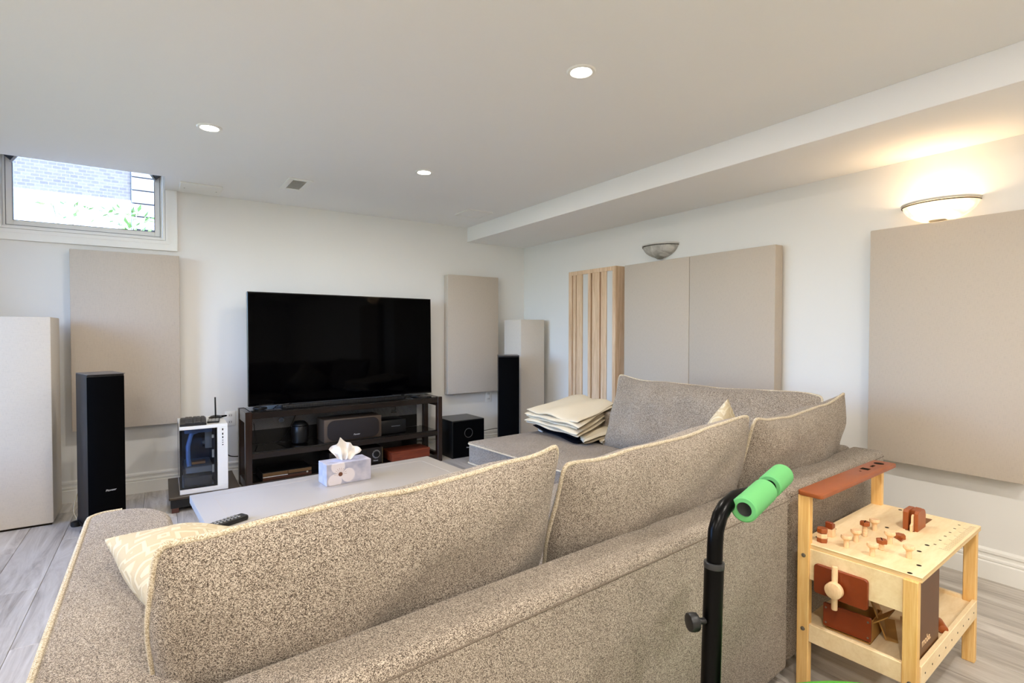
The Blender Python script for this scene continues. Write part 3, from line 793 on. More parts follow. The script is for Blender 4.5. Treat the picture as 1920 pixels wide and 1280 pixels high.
# small desk fan shape at left of the centre speaker
p = on_stand(-1.185, .17, .2845)
t = thing('round_speaker', 'round black speaker on the middle shelf left of the centre speaker', 'speaker', p, SR)
put('shell', MB().lathe([(0, 0), (.05, 0), (.06, .01), (.066, .09), (.06, .15), (.04, .172), (0, .178)], 28), 'black_satin', t)
put('ring', MB().tube([(.062 * math.cos(a * PI / 12), .062 * math.sin(a * PI / 12), .14) for a in range(24)], .003, 6, closed=True), 'black_gloss', t)

# cables on and behind the stand
def cable(label, pts, r=.0035, mat='cable_black', name='cable', group=None):
    P = [Vector(p) for p in pts]; out = []
    for i in range(len(P) - 1):
        p0 = P[max(i - 1, 0)]; p1 = P[i]; p2 = P[i + 1]; p3 = P[min(i + 2, len(P) - 1)]
        for s_ in range(6):
            u = s_ / 6
            out.append(.5 * ((2 * p1) + (p2 - p0) * u + (2 * p0 - 5 * p1 + 4 * p2 - p3) * u * u + (3 * p1 - p0 - 3 * p2 + p3) * u ** 3))
    out.append(P[-1])
    return tag(put(name, MB().tube(out, r, 6), mat), label, 'cable', group)
def coil(cx, cy, z, rx, ry, turns, seed):
    r = random.Random(seed); pts = []
    for i in range(turns * 10):
        a = 2 * PI * i / 10; k_ = 1 + r.uniform(-.15, .15)
        pts.append(on_stand(cx + rx * k_ * math.cos(a), cy + ry * k_ * math.sin(a), z + .0045 + .006 * (i / 10)))
    return pts
cable('black cable coiled on top of the stand under the television corner', coil(-1.49, .10, .580, .045, .05, 3, 3))
cable('black loose cable looping on the stand top beside the coil', [on_stand(x, y, z) for x, y, z in ((-1.40, .08, .585), (-1.34, .15, .60), (-1.27, .07, .585), (-1.21, .06, .585), (-1.27, .13, .585), (-1.36, .20, .585))])
cable('black cable at the tower speaker end of the stand top', [on_stand(x, y, z) for x, y, z in ((-.31, .06, .585), (-.25, .12, .595), (-.20, .07, .585), (-.24, .16, .585), (-.16, .12, .59))])
cable('black cable hanging against the back of the middle shelf', [on_stand(x, y, z) for x, y, z in ((-1.18, .30, .50), (-1.22, .28, .42), (-1.27, .29, .33), (-1.33, .25, .292))], .003)
cable('black cable draped straight down the back of the middle shelf', [on_stand(x, y, z) for x, y, z in ((-1.50, .32, .52), (-1.49, .31, .43), (-1.485, .31, .35), (-1.47, .29, .29))], .003)
cable('black cable running from the computer to the TV stand', [(0.375, 4.36, .30), (0.42, 4.50, .22), (0.50, 4.585, .19), (0.56, 4.60, .20)], .004)
cable('black wire crossing the open end of the TV stand', [on_stand(x, y, z) for x, y, z in ((-.052, .34, .28), (-.075, .35, .2), (-.13, .36, .1), (-.16, .355, .01))], .004)
cable('clear speaker wire arching beside the left tower speaker', [(-.395, 4.09, .22), (-.44, 4.20, .17), (-.46, 4.16, .07), (-.44, 4.12, .02), (-.42, 4.06, .006)], .003, 'cable_clear')
cable('black wire curling to the floor beside the left tower speaker', [(-.37, 4.12, .12), (-.42, 4.12, .08), (-.435, 4.09, .03), (-.43, 4.05, .006)], .0035)
cable('grey wires along the baseboard behind the subwoofer', [(2.56, 4.605, .165), (2.75, 4.605, .155), (2.90, 4.60, .16), (2.98, 4.56, .10)], .003)

# outlets
def outlet(label, x, z):
    t = thing('wall_outlet', label, 'outlet', (x, YB, z))
    put('cover_plate', MB().box(-.036, .036, -.006, 0, -.058, .058, .003, 2), 'sole', t)
    for s_ in (-.026, .026):
        rc = put('receptacle', MB().prism(rp(.033, .028, .012, 5), 0, .002, mat=T(0, -.006, s_) @ RX90), plain('socket_face', (228, 225, 218), 0.4) if 'socket_face' not in bpy.data.materials else bpy.data.materials['socket_face'], t)
        put('slot', MB().box(-.008, -.005, -.0085, -.008, s_ - .006, s_ + .006).box(.005, .008, -.0085, -.008, s_ - .006, s_ + .006), 'dark_slot', rc, smooth=False)
outlet('white wall outlet behind the computer', 0.440, 0.485)
outlet('white wall outlet under the tall linen panel near the subwoofer', 2.80, 0.50)

# ------------------------------------------------------------------ computer on its low stand
t = thing('computer_stand', 'low dark brown stand under the white computer', 'stand', (0.232, 4.22, 0))
put('board', MB().box(-.205, .205, -.26, .29, .088, .104, .003, 1), plain('dark_brown_board', (58, 44, 28), 0.35), t, smooth=False)
put('apron', MB().box(-.195, .195, -.24, .27, .030, .088, .002, 1), 'black_satin', t, smooth=False)
for sx in (-1, 1):
    for yy in (-.22, .25): put('foot', MB().box(sx * .17 - .02, sx * .17 + .02, yy - .02, yy + .02, 0, .030, .002, 1), plain('red_brown_foot', (70, 34, 20), 0.5) if 'red_brown_foot' not in bpy.data.materials else bpy.data.materials['red_brown_foot'], t, smooth=False)
t = thing('computer', 'white computer tower with smoked glass front beside the TV stand', 'computer', (0.088, 4.0, 0.1045))
CW, CD, CH = .277, .43, .442
put('bottom_panel', MB().box(0, CW, 0, CD, 0, .032, .002, 1), 'pc_white', t, smooth=False)
put('top_panel', MB().box(0, CW, 0, CD, CH - .022, CH, .002, 1), 'pc_white', t, smooth=False)
put('side_strip', MB().box(.214, CW, 0, CD, .032, CH - .022, .002, 1), 'pc_white', t, smooth=False)
put('rear_panel', MB().box(0, .214, CD - .01, CD, .032, CH - .022), plain('pc_dark', (20, 21, 24), 0.5), t, smooth=False)
put('motherboard_tray', MB().box(.196, .2135, .01, CD - .01, .032, CH - .022), bpy.data.materials['pc_dark'], t, smooth=False)
put('front_glass', MB().box(.003, .2125, .001, .005, .033, CH - .023), 'pc_glass', t, smooth=False)
put('side_glass', MB().box(.001, .005, .006, CD - .011, .033, CH - .023), 'pc_glass', t, smooth=False)
put('front_border', MB().box(.001, .014, -.0005, .001, .033, CH - .023).box(.014, .2125, -.0005, .001, .033, .046).box(.200, .2125, -.0005, .001, .046, CH - .023), 'black_gloss', t, smooth=False)
put('graphics_card', MB().box(.035, .19, .06, .34, .118, .160, .004, 1), 'grey_part', t, smooth=False)
put('power_supply', MB().box(.025, .185, .05, .30, .036, .098, .002, 1), plain('psu_grey', (70, 66, 60), 0.5, metal=.3), t, smooth=False)
put('cooler', MB().lathe([(0, .03), (.03, .03), (.034, .02), (.034, 0), (0, 0)], 24, mat=T(.165, .20, .30) @ Ry(-90)), 'black_gloss', t)
put('duct', MB().tube([(.055, .06, .17), (.05, .06, .22), (.05, .07, .30), (.07, .08, .38), (.12, .09, .40), (.185, .10, .395)], .014, 8), 'blue_part', t)
put('memory', MB().box(.15, .19, .10, .106, .27, .38).box(.15, .19, .116, .122, .27, .38).box(.15, .19, .132, .138, .27, .38), 'grey_part', t, smooth=False)
put('heat_fin', MB().box(.07, .15, .08, .14, .172, .19, .002, 1), 'copper_part', t, smooth=False)
put('white_connector', MB().box(.185, .196, .02, .04, .22, .27).box(.185, .196, .02, .04, .12, .17).box(.185, .196, .02, .04, .35, .37), 'pc_white', t, smooth=False)
put('radiator', MB().box(.03, .19, .05, .33, .388, .412, .002, 1), plain('slate_blue', (78, 100, 140), 0.4), t, smooth=False)
for i, (z, hh) in enumerate(((.405, .014), (.375, .014), (.352, .012), (.332, .005), (.318, .005), (.302, .007))):
    put('port', MB().box(.243, .250, -.001, 0, z - hh / 2, z + hh / 2), 'dark_slot', t, smooth=False)

PT = 0.1045 + CH
# split keyboard lying on the computer
t = thing('keyboard', 'dark grey keyboard lying on top of the white computer', 'keyboard', (0.172, 4.17, PT + .002), 88)
def kbz(x): return .012 + .018 * math.exp(-((x + .02) / .08) ** 2)
put('base', MB().grid(lambda u, v: Vector((-.16 + .32 * u, -.075 + .15 * v, kbz(-.16 + .32 * u))), 20, 6).grid(lambda u, v: Vector((-.16 + .32 * u, .075 - .15 * v, 0)), 20, 6)
    .grid(lambda u, v: Vector((-.16 + .32 * u, -.075, v * kbz(-.16 + .32 * u))), 20, 1).grid(lambda u, v: Vector((.16 - .32 * u, .075, v * kbz(.16 - .32 * u))), 20, 1)
    .grid(lambda u, v: Vector((-.16, .075 - .15 * u, v * kbz(-.16))), 1, 1).grid(lambda u, v: Vector((.16, -.075 + .15 * u, v * kbz(.16))), 1, 1), 'black_plastic', t, smooth=False)
m = MB()
for i in range(13):
    for j in range(5):
        x = -.142 + i * .0235; y = -.058 + j * .0235 + (.003 if j % 2 else 0)
        m.box(x - .0098, x + .0098, y - .0098, y + .0098, kbz(x) + .0008, kbz(x) + .006, .0015, 1)
put('keys', m, 'key', t, smooth=False)['kind'] = 'stuff'
t = thing('number_pad', 'small dark number pad with pale keys on top of the computer', 'keypad', (0.290, 4.12, PT + .0005), 84)
put('base', MB().box(-.06, .06, -.036, .036, 0, .012, .003, 1), 'black_plastic', t)
m = MB()
for i in range(5):
    for j in range(3): m.box(-.052 + i * .021, -.034 + i * .021, -.030 + j * .021, -.012 + j * .021, .012, .016, .001, 1)
put('keys', m, 'key_light', t, smooth=False)['kind'] = 'stuff'
t = thing('wireless_adapter', 'black wireless adapter with a thin upright aerial on the computer', 'antenna', (0.315, 4.29, PT), 10)
put('base', MB().lathe([(0, 0), (.042, 0), (.046, .006), (.030, .018), (.012, .022), (0, .023)], 24), 'black_gloss', t)
put('aerial', MB().cyl((0, 0, .02), (-.002, 0, .150), .0055, .005, 10), 'black_plastic', t)
put('wing', MB().prism([(0, -.02), (.055, -.012), (.075, .0), (.05, .014), (0, .02)], .004, .016, .003, 1), 'black_gloss', t)

# ------------------------------------------------------------------ coffee table, tissue box, remote
t = thing('coffee_table', 'white rectangular coffee table with a fine inlaid line near its edge', 'coffee table', (0.094, 2.675, 0), 4.5)
TW, TD, TZ = 1.176, .60, .452
put('tabletop', MB().box(0, TW, -TD, 0, TZ - .035, TZ, .003, 2), 'white_lacquer', t)
def line_ring(m_, x0, x1, y0, y1, w_, z0, z1):
    return m_.box(x0, x1, y0, y0 + w_, z0, z1).box(x0, x1, y1 - w_, y1, z0, z1).box(x0, x0 + w_, y0 + w_, y1 - w_, z0, z1).box(x1 - w_, x1, y0 + w_, y1 - w_, z0, z1)
put('groove_line', line_ring(MB(), .08, TW - .08, -TD + .07, -.07, .0022, TZ - .001, TZ + .0003), 'groove', t, smooth=False)
put('apron', MB().box(.03, TW - .03, -TD + .03, -.03, TZ - .12, TZ - .035, .002, 1), 'white_lacquer', t, smooth=False)
for x in (.03, TW - .09):
    for y in (-.09, -TD + .03): put('leg', MB().box(x, x + .06, y, y + .06, 0, TZ - .035, .003, 1), 'white_lacquer', t, smooth=False)
put('lower_shelf', MB().box(.05, TW - .05, -TD + .05, -.05, .12, .14, .002, 1), 'white_lacquer', t, smooth=False)

def tissue_mat():
    k = NT('blossom_print'); b_ = k.b
    tc = k.n.new('ShaderNodeTexCoord'); sep = k.n.new('ShaderNodeSeparateXYZ'); k.ln(tc.outputs['Object'], sep.inputs[0])
    def math_(op, a, b=None, c=None):
        n = k.n.new('ShaderNodeMath'); n.operation = op
        for i, v in enumerate((a, b, c)):
            if v is None: continue
            if isinstance(v, (int, float)): n.inputs[i].default_value = v
            else: k.ln(v, n.inputs[i])
        return n.outputs[0]
    X = math_('SUBTRACT', sep.outputs[0], -.042); Z = math_('SUBTRACT', sep.outputs[2], .048)
    r = math_('SQRT', math_('ADD', math_('MULTIPLY', X, X), math_('MULTIPLY', Z, Z)))
    th = math_('ARCTAN2', Z, X)
    pet = math_('ABSOLUTE', math_('COSINE', math_('MULTIPLY_ADD', th, 1.5, .35)))
    rad = math_('MULTIPLY_ADD', math_('POWER', pet, .6), .058, .012)
    inside = math_('LESS_THAN', r, rad)
    edge = math_('LESS_THAN', math_('ABSOLUTE', math_('SUBTRACT', r, rad)), .0016)
    core = math_('LESS_THAN', r, .010)
    sp = math_('LESS_THAN', math_('ABSOLUTE', math_('SINE', math_('MULTIPLY', th, 9.0))), .22)
    stam = math_('MULTIPLY', math_('MULTIPLY', sp, math_('LESS_THAN', r, .030)), math_('GREATER_THAN', Z, -.006))
    n = k.new('ShaderNodeTexNoise', Scale=18.0, Detail=2.0); k.ln(tc.outputs['Object'], n.inputs['Vector'])
    bg = k.ramp(n.outputs[0], [(0.3, lin((150, 152, 172))), (0.7, lin((196, 192, 202)))])
    def mix(f, a, c):
        m_ = k.n.new('ShaderNodeMix'); m_.data_type = 'RGBA'; k.ln(f, m_.inputs[0])
        for s_, v in ((6, a), (7, c)):
            if isinstance(v, tuple): m_.inputs[s_].default_value = (*v, 1)
            else: k.ln(v, m_.inputs[s_])
        return m_.outputs[2]
    front = math_('LESS_THAN', sep.outputs[1], -.0535)
    c = mix(inside, bg, lin((222, 214, 216)))
    c = mix(edge, c, lin((206, 200, 208)))
    c = mix(stam, c, lin((150, 108, 84)))
    c = mix(core, c, lin((104, 62, 40)))
    c = mix(front, bg, c)
    k.ln(c, b_.inputs['Base Color']); b_.inputs['Roughness'].default_value = 0.45
    return k.m
t = thing('tissue_box', 'lilac tissue box with a white blossom print on the coffee table', 'tissue box', (0.728, 2.535, TZ), 4.5)
BW, BD, BH = .216, .110, .100
put('carton', MB().box(-BW / 2, BW / 2, -BD / 2, BD / 2, 0, BH, .0015, 1), tissue_mat(), t, smooth=False)
put('top_opening', MB().prism([(.07 * math.cos(a), .028 * math.sin(a)) for a in [2 * PI * i / 28 for i in range(28)]], BH, BH + .0008), plain('opening_rim', (176, 178, 200), 0.5), t, smooth=False)
def tis(u, v):
    x = (u - .5); fl = .3 + .7 * v
    z = BH + .002 + v * (.105 - (.10 * (u - .32) if u > .32 else .16 * (.32 - u)) + .004 * math.sin(u * 23))
    y = .017 * math.sin(u * 17 + v * 1.2) * (1 - .35 * v) + .006 * math.sin(v * 9 + u * 4) 
    return Vector((x * .155 * fl - .006 + .01 * v, y, z))
put('tissue_sheet', MB().grid(tis, 48, 18), 'tissue', t)

t = thing('remote_control', 'black remote control lying at an angle on the coffee table', 'remote', (0.185, 2.185, TZ), 28)
put('body', MB().box(-.085, .085, -.022, .022, 0, .020, .007, 3), 'black_plastic', t)
m = MB()
for i in range(9):
    for j in range(3): m.cyl((-.062 + i * .014, -.013 + j * .013, .0185), (-.062 + i * .014, -.013 + j * .013, .0225), .0042, seg=8)
put('buttons', m, 'key_light', t)['kind'] = 'stuff'

# ------------------------------------------------------------------ sectional sofa
SO = (1.715, .917, 0); SA = 4.9
FT = .64
def rounded_prism(m_, poly, z0, z1, bev): return m_.prism(poly, z0, z1, bev, 3)
t = thing('sofa', 'grey tweed sofa section with its back to the camera and a low arm', 'sofa', SO, SA)
sofa_t = t
m = MB()
m.box(-1.74, 0, 0, .130, .05, FT, .022, 4)
put('back_frame', m, 'sofa', t)
put('back_seam', MB().tube([(-1.73, .0015, FT - .026), (-.9, -.0005, FT - .026), (-.012, .0015, FT - .026)], .0022, 6), plain('seam_thread', (110, 98, 86), 0.9), t)
put('seat_base', MB().box(-1.72, -.005, .132, 1.02, .05, .26, .015, 2), 'sofa', t)
put('seat_cushion', MB().box(-1.665, -.84, .17, 1.05, .262, .450, .03, 4), 'sofa', t)
put('seat_cushion', MB().box(-.835, -.010, .17, 1.05, .262, .450, .03, 4), 'sofa', t)
for (x, y) in ((-1.70, .05), (-.09, .05), (-1.70, .96), (-.09, .96)):
    put('foot', MB().box(x, x + .05, y, y + .05, 0, .052, .003, 1), 'espresso', t, smooth=False)
# arm, in sofa space (measured outline)
inv = (T(*SO) @ Rz(SA)).inverted()
def S(x, y, z=0): v = inv @ Vector((x, y, z)); return (v.x, v.y)
out = [(-.170, .745)]
out += [(-.176, 1.2), (-.182, 1.90)]
for k_ in range(1, 6): a = PI - k_ / 6 * PI / 2; out.append((-.132 + .05 * math.cos(a), 1.92 + .05 * math.sin(a)))
out += [(-.105, 1.972)]
for k_ in range(1, 8): a = PI / 2 - k_ / 8 * PI / 2; out.append((-.105 + .125 * math.cos(a), 1.80 + .172 * math.sin(a)))
out += [(.022, 1.78), (.03, 1.2), (.035, .78)]
arm_poly = [S(x, y) for x, y in out]
arm = put('arm', MB().prism(arm_poly, .05, FT - .008, .018, 4), 'sofa', t)
pp = [S(x, y) for x, y in [(-.170, .80), (-.173, 1.0), (-.176, 1.2), (-.179, 1.55), (-.182, 1.90)] + out[3:9]]
put('piping', MB().tube([(x, y, FT - .014) for x, y in pp], .006, 8), 'sofa_piping', arm)

# right section: corner and chaise along the wall
t = thing('chaise_sofa', 'grey tweed corner chaise section along the right wall with piped seat', 'sofa', SO, SA)
put('back_frame', MB().box(.03, .97, .012, .142, .05, FT, .022, 4), 'sofa', t)
put('back_frame', MB().box(.84, .97, .144, 1.72, .05, FT, .022, 4), 'sofa', t)
put('back_seam', MB().tube([(.04, .0135, FT - .024), (.5, .0115, FT - .024), (.958, .0135, FT - .024)], .0022, 6), bpy.data.materials['seam_thread'], t)
put('seat_base', MB().box(.16, .835, .145, 2.065, .05, .296, .012, 2), 'sofa', t)
def piped_cushion(x0, x1, y0, y1, z0, z1, r, name='seat_cushion', prt=None):
    poly = rp(x1 - x0, y1 - y0, r, 6, (x0 + x1) / 2, (y0 + y1) / 2)
    c = put(name, MB().prism(poly, z0, z1, .018, 4), 'sofa', prt)
    for z in (z0 + .012, z1 - .012):
        put('piping', MB().tube([(x, y, z) for x, y in rp(x1 - x0 + .004, y1 - y0 + .004, r, 6, (x0 + x1) / 2, (y0 + y1) / 2)], .0055, 8, closed=True), 'sofa_piping', c)
    return c
# crowned chaise seat cushion
cx0, cx1, cy0, cy1 = .125, .81, .172, 2.10
c = piped_cushion(cx0, cx1, cy0, cy1, .298, .446, .045, prt=t)
def crown(u, v):
    x = cx0 + .008 + (cx1 - cx0 - .016) * u; y = cy0 + .008 + (cy1 - cy0 - .016) * v
    e = (1 - (2 * u - 1) ** 4) * (1 - (2 * v - 1) ** 8)
    return Vector((x, y, .443 + .024 * e))
put('crown', MB().grid(crown, 24, 40), 'sofa', c)
for (x, y) in ((.17, .2), (.75, .2), (.17, 1.98), (.75, 1.98)):
    put('foot', MB().box(x, x + .05, y, y + .05, 0, .052, .003, 1), 'espresso', t, smooth=False)

# loose back cushions
def cushion(name, label, w, h_, th, mw, mat='sofa', pip='sofa_piping', seed=0, pinch=.07, group=None, cat='cushion', ears=(0, 0), sag=0.0, wr=.012, pr=.0056, pw=3.0, rnd=22.0, bulge=0.0, wav=.004):
    r = random.Random(seed); ph = [r.uniform(0, 6) for _ in range(8)]
    def rim(u, v):
        mx_ = max(abs(u), abs(v))
        q = 1.0 if mx_ < 1e-6 else ((abs(u) / mx_) ** rnd + (abs(v) / mx_) ** rnd) ** (-1.0 / rnd)
        u0, v0 = u, v; u, v = u * q, v * q
        x = w / 2 * u * (1 - (pinch * .5 - bulge) * (1 - v * v) * abs(u) ** 3)
        z = h_ / 2 * v * (1 - pinch * (1 - u * u) * abs(v) ** 3)
        z += wav * abs(v) ** 4 * (math.sin(7 * u + ph[6]) + .6 * math.sin(15 * u + ph[7])); x += wav * abs(u) ** 4 * math.sin(6 * v + ph[5])
        if v > 0:
            z -= sag * (1 - u * u) * v
            z += (ears[0] * max(0, -u) ** 8 + ears[1] * max(0, u) ** 8) * v ** 2
        return x, z
    def prof(u, v):
        return max(0.0, (1 - abs(u) ** pw)) ** .55 * max(0.0, (1 - abs(v) ** pw)) ** .55
    def noise(u, v):
        return wr * (math.sin(3.1 * u + ph[0]) * math.sin(2.7 * v + ph[1]) + .6 * math.sin(6.5 * u + 3 * v + ph[2]) * math.sin(4.3 * v - 2 * u + ph[3]) + .35 * math.sin(13 * u + ph[4]) * math.cos(9 * v + ph[5]))
    def side(sgn):
        def f(a, c_):
            u = math.sin((2 * a - 1) * PI / 2); v = math.sin((2 * c_ - 1) * PI / 2)
            x, z = rim(u, v); p_ = prof(u, v)
            return Vector((x, sgn * (th / 2 * p_ + noise(u, v * sgn) * p_), z + h_ / 2))
        return f
    m = MB().grid(side(1), 40, 26).grid(side(-1), 40, 26)
    bmesh.ops.remove_doubles(m.bm, verts=m.bm.verts, dist=1e-5)
    bmesh.ops.recalc_face_normals(m.bm, faces=m.bm.faces)
    t_ = thing(name, label, cat, mw=mw, group=group)
    put('cover', m, mat, t_, ang=75)
    if pip:
        pts = []
        N = 30
        def sn(i): return math.sin((2 * i / N - 1) * PI / 2)
        for i in range(N): pts.append(rim(sn(i), -1))
        for i in range(N): pts.append(rim(1, sn(i)))
        for i in range(N): pts.append(rim(-sn(i), 1))
        for i in range(N): pts.append(rim(-1, -sn(i)))
        # round the corners a touch
        P = [Vector((x, 0, z + h_ / 2)) for x, z in pts]
        for _ in range(2): P = [(P[i - 1] + P[i] * 2 + P[(i + 1) % len(P)]) / 4 for i in range(len(P))]
        put('piping', MB().tube(P, pr, 8, closed=True), pip, t_, ang=80)
    return t_
def SM(x, y, z): return T(*SO) @ Rz(SA) @ T(x, y, z)
GB = 'loose grey tweed back cushions on the sectional'
cushion('back_cushion', 'long grey tweed back cushion nearest the ivory pillow on the arm', .812, .432, .19, T(.390, 1.080, .452) @ Rz(SA) @ Ry(-1.4) @ Rx(16), seed=1, ears=(.0, .034), pinch=.04, group=GB, bulge=.03)
cushion('back_cushion', 'middle grey tweed back cushion behind the green handlebar', .91, .425, .19, T(1.280, 1.150, .449) @ Rz(SA) @ Ry(-2.4) @ Rx(16), seed=2, ears=(.016, .010), pinch=.06, group=GB, bulge=.055)
cushion('back_cushion', 'grey tweed corner cushion above the toy workbench shelf', .88, .42, .20, T(2.198, 1.235, .452) @ Rz(SA + 1) @ Ry(-1.9) @ Rx(16), seed=5, ears=(.03, .03), pinch=.09, group=GB, bulge=.05)
cushion('back_cushion', 'wide grey tweed cushion facing the room beside the folded blanket', 1.22, .455, .24, T(2.345, 1.80, .450) @ Rz(94.9) @ Ry(.2) @ Rx(20), seed=8, ears=(.0, .03), pinch=.06, group=GB)
# ivory pillows
def frame_mw(o, e1, e2):
    e1 = Vector(e1).normalized(); e2 = Vector(e2); e2 = (e2 - e1 * e2.dot(e1)).normalized(); n = e2.cross(e1)
    return Matrix(((e1.x, n.x, e2.x, o[0]), (e1.y, n.y, e2.y, o[1]), (e1.z, n.z, e2.z, o[2]), (0, 0, 0, 1)))
_e1 = Vector((.90, .26, -.33)).normalized()
_o = Vector((-.012, 1.085, .672)) + _e1 * .21
cushion('throw_pillow', 'ivory zigzag pillow lying on the sofa arm', .42, .42, .165, frame_mw(_o, _e1, (-.19, .40, .06)), mat='pillow', pip=None, seed=11, pinch=.10, cat='pillow', wr=.006, pw=2.4)
cushion('throw_pillow', 'ivory zigzag pillow peeking up between the corner cushions', .42, .42, .15, T(1.90, 1.42, .44) @ Rz(20) @ Ry(40) @ Rx(14) @ T(0, 0, 0), mat='pillow', pip=None, seed=12, pinch=.12, cat='pillow', wr=.006, pw=2.4)

# ------------------------------------------------------------------ folded blankets on the chaise
def quadmap(F, R_, B_, L_):
    F, R_, B_, L_ = map(Vector, (F, R_, B_, L_))
    return lambda u, v: (F * (1 - u) * (1 - v) + R_ * u * (1 - v) + B_ * u * v + L_ * (1 - u) * v)
def slab(m_, qm, th, z_off, u0, u1, v0, v1, seed, wave=.008, nu=26, nv=26):
    r = random.Random(seed); ph = [r.uniform(0, 6) for _ in range(6)]
    def f(a, c_):
        # closed rounded section across u, extruded along v
        ang = 2 * PI * a
        cu, su = math.cos(ang), math.sin(ang)
        ex = .5
        uu = .5 + .5 * math.copysign(abs(cu) ** ex, cu); ss = math.copysign(abs(su) ** .8, su)
        v = v0 + (v1 - v0) * c_; u = u0 + (u1 - u0) * uu
        p = qm(u, v)
        endt = min(1, min(c_, 1 - c_) * 14) ** .5
        wv = wave * (math.sin(7 * v + ph[0]) * math.cos(3 * u + ph[1]) + .6 * math.sin(13 * v + 4 * u + ph[2]))
        p.z += z_off + wv + ss * th / 2 * (.25 + .75 * endt)
        p.x += .006 * math.sin(9 * v + ph[3]); p.y += .006 * math.sin(8 * u + ph[4])
        return p
    m_.grid(f, 48, nv, closed_u=True)
    return m_
F, L_, B_, R_ = (2.085, 2.40, 0), (2.13, 3.03, 0), (2.66, 3.10, 0.075), (2.55, 2.55, 0.075)
qm = quadmap(F, R_, B_, L_)
t = thing('folded_blanket', 'cream blanket folded in thick layers on the chaise seat', 'blanket', (0, 0, 0))
zt = [.528, .549, .570, .591, .612]
for i, z in enumerate(zt):
    put('blanket_fold', slab(MB(), qm, .034, z, .025 * ((i + 1) % 2), 1.0 - .02 * ((i + 1) % 2), .012 * (i % 3), 1 - .01 * ((i * 2) % 3), 20 + i, .006 if i < 4 else .011), 'cream_cloth', t, ang=80)
# the drooping corner of the blanket beside the cushion
qc = quadmap((2.125, 2.395, 0), (2.40, 2.40, .045), (2.52, 2.60, .05), (2.22, 2.56, .012))
put('loose_corner', slab(MB(), qc, .040, .491, 0, 1, 0, 1, 41, .006), 'cream_cloth', t, ang=80)
qc2 = quadmap((2.26, 2.385, 0), (2.44, 2.385, .03), (2.52, 2.52, .04), (2.34, 2.52, 0))
put('loose_corner', slab(MB(), qc2, .030, .486, 0, 1, 0, 1, 42, .006), 'cream_cloth', t, ang=80)
qd = quadmap((2.13, 2.46, 0), (2.52, 2.44, 0), (2.60, 3.08, 0), (2.27, 3.12, 0))
t = thing('dark_throw', 'black folded throw squeezed under the cream blanket', 'blanket', (0, 0, 0))
put('throw_fold', slab(MB(), qd, .026, .476, 0, 1, 0, 1, 31, .002), 'navy_cloth', t, ang=80)
put('throw_fold', slab(MB(), qd, .026, .500, .02, .98, .02, .99, 32, .002), 'navy_cloth', t, ang=80)
put('label_tag', MB().tube([(2.25, 3.02, .468), (2.225, 2.98, .466), (2.215, 2.93, .466)], .005, 6), 'tissue', t)

# ------------------------------------------------------------------ toy workbench
BO = (1.724, .897, 0); BA = 3.5
t = thing('toy_workbench', 'wooden toy workbench with rust brown shelf behind the sofa corner', 'toy workbench', BO, BA)
wb = t
BX, BY, BTZ, BSZ = .655, .325, .484, .640
for (x, y, z) in ((0, -.037, BSZ), (BX - .026, -.037, BSZ), (0, -BY, BTZ - .014), (BX - .026, -BY, BTZ - .014)):
    lg = put('leg', MB().box(x, x + .026, y, y + .036, 0, z, .002, 1), 'pine', t, smooth=False)
    if x == 0:
        for zz in ((.445, .205) if y > -.1 else (.178,)):
            put('bolt', MB().cyl((x - .0025, y + .016, zz), (x + .001, y + .016, zz), .0065, seg=14, bev=.001).cyl((x - .0032, y + .016, zz), (x - .002, y + .016, zz), .003, seg=6), 'zinc', lg)
put('tabletop', MB().box(.012, BX + .004, -BY - .006, -.001, BTZ - .004, BTZ, .0015, 1), 'ply', t, smooth=False)
put('tabletop_edge', MB().box(.0125, BX + .0035, -BY - .0055, -.0015, BTZ - .016, BTZ - .004), 'ply_edge', t, smooth=False)
put('tool_shelf', MB().prism(rp(BX + .012, .078, .014, 5, BX / 2, -.039), BSZ, BSZ + .014, .002, 2), 'terracotta', t)
m = MB()
m.box(.455, .485, -.048, -.020, BSZ + .014, BSZ + .0145).box(.525, .555, -.040, -.030, BSZ + .014, BSZ + .0145)
m.prism([(.605 + .017 * math.cos(a), -.035 + .017 * math.sin(a)) for a in [2 * PI * i / 20 for i in range(20)]], BSZ + .014, BSZ + .0145)
m.prism([(.42 + .004 * math.cos(a), -.035 + .004 * math.sin(a)) for a in [2 * PI * i / 10 for i in range(10)]], BSZ + .014, BSZ + .0145)
put('tool_hole', m, 'dark_slot', t, smooth=False)
# front (camera-left) side: cream apron
put('side_apron', MB().box(.008, .018, -BY + .036, -.037, .370, BTZ - .016), 'ply', t, smooth=False)
put('side_apron', MB().box(BX - .018, BX - .008, -BY + .036, -.037, .400, BTZ - .016), 'ply', t, smooth=False)
put('clamp_plate', MB().prism(rp(.150, .092, .010, 4, -.129, .385), 0, .012, .0015, 1, mat=T(-.004, 0, 0) @ Matrix(((0, 0, 1, 0), (1, 0, 0, 0), (0, 1, 0, 0), (0, 0, 0, 1)))), 'terracotta_deep', t)
kn = put('clamp_knob', MB().cyl((-.036, -.122, .377), (-.016, -.122, .377), .0245, seg=32, bev=.002), 'beech', t)
put('clamp_bar', MB().cyl((-.014, -.119, .312), (-.014, -.119, .446), .0085, seg=16, bev=.002), 'beech', kn)
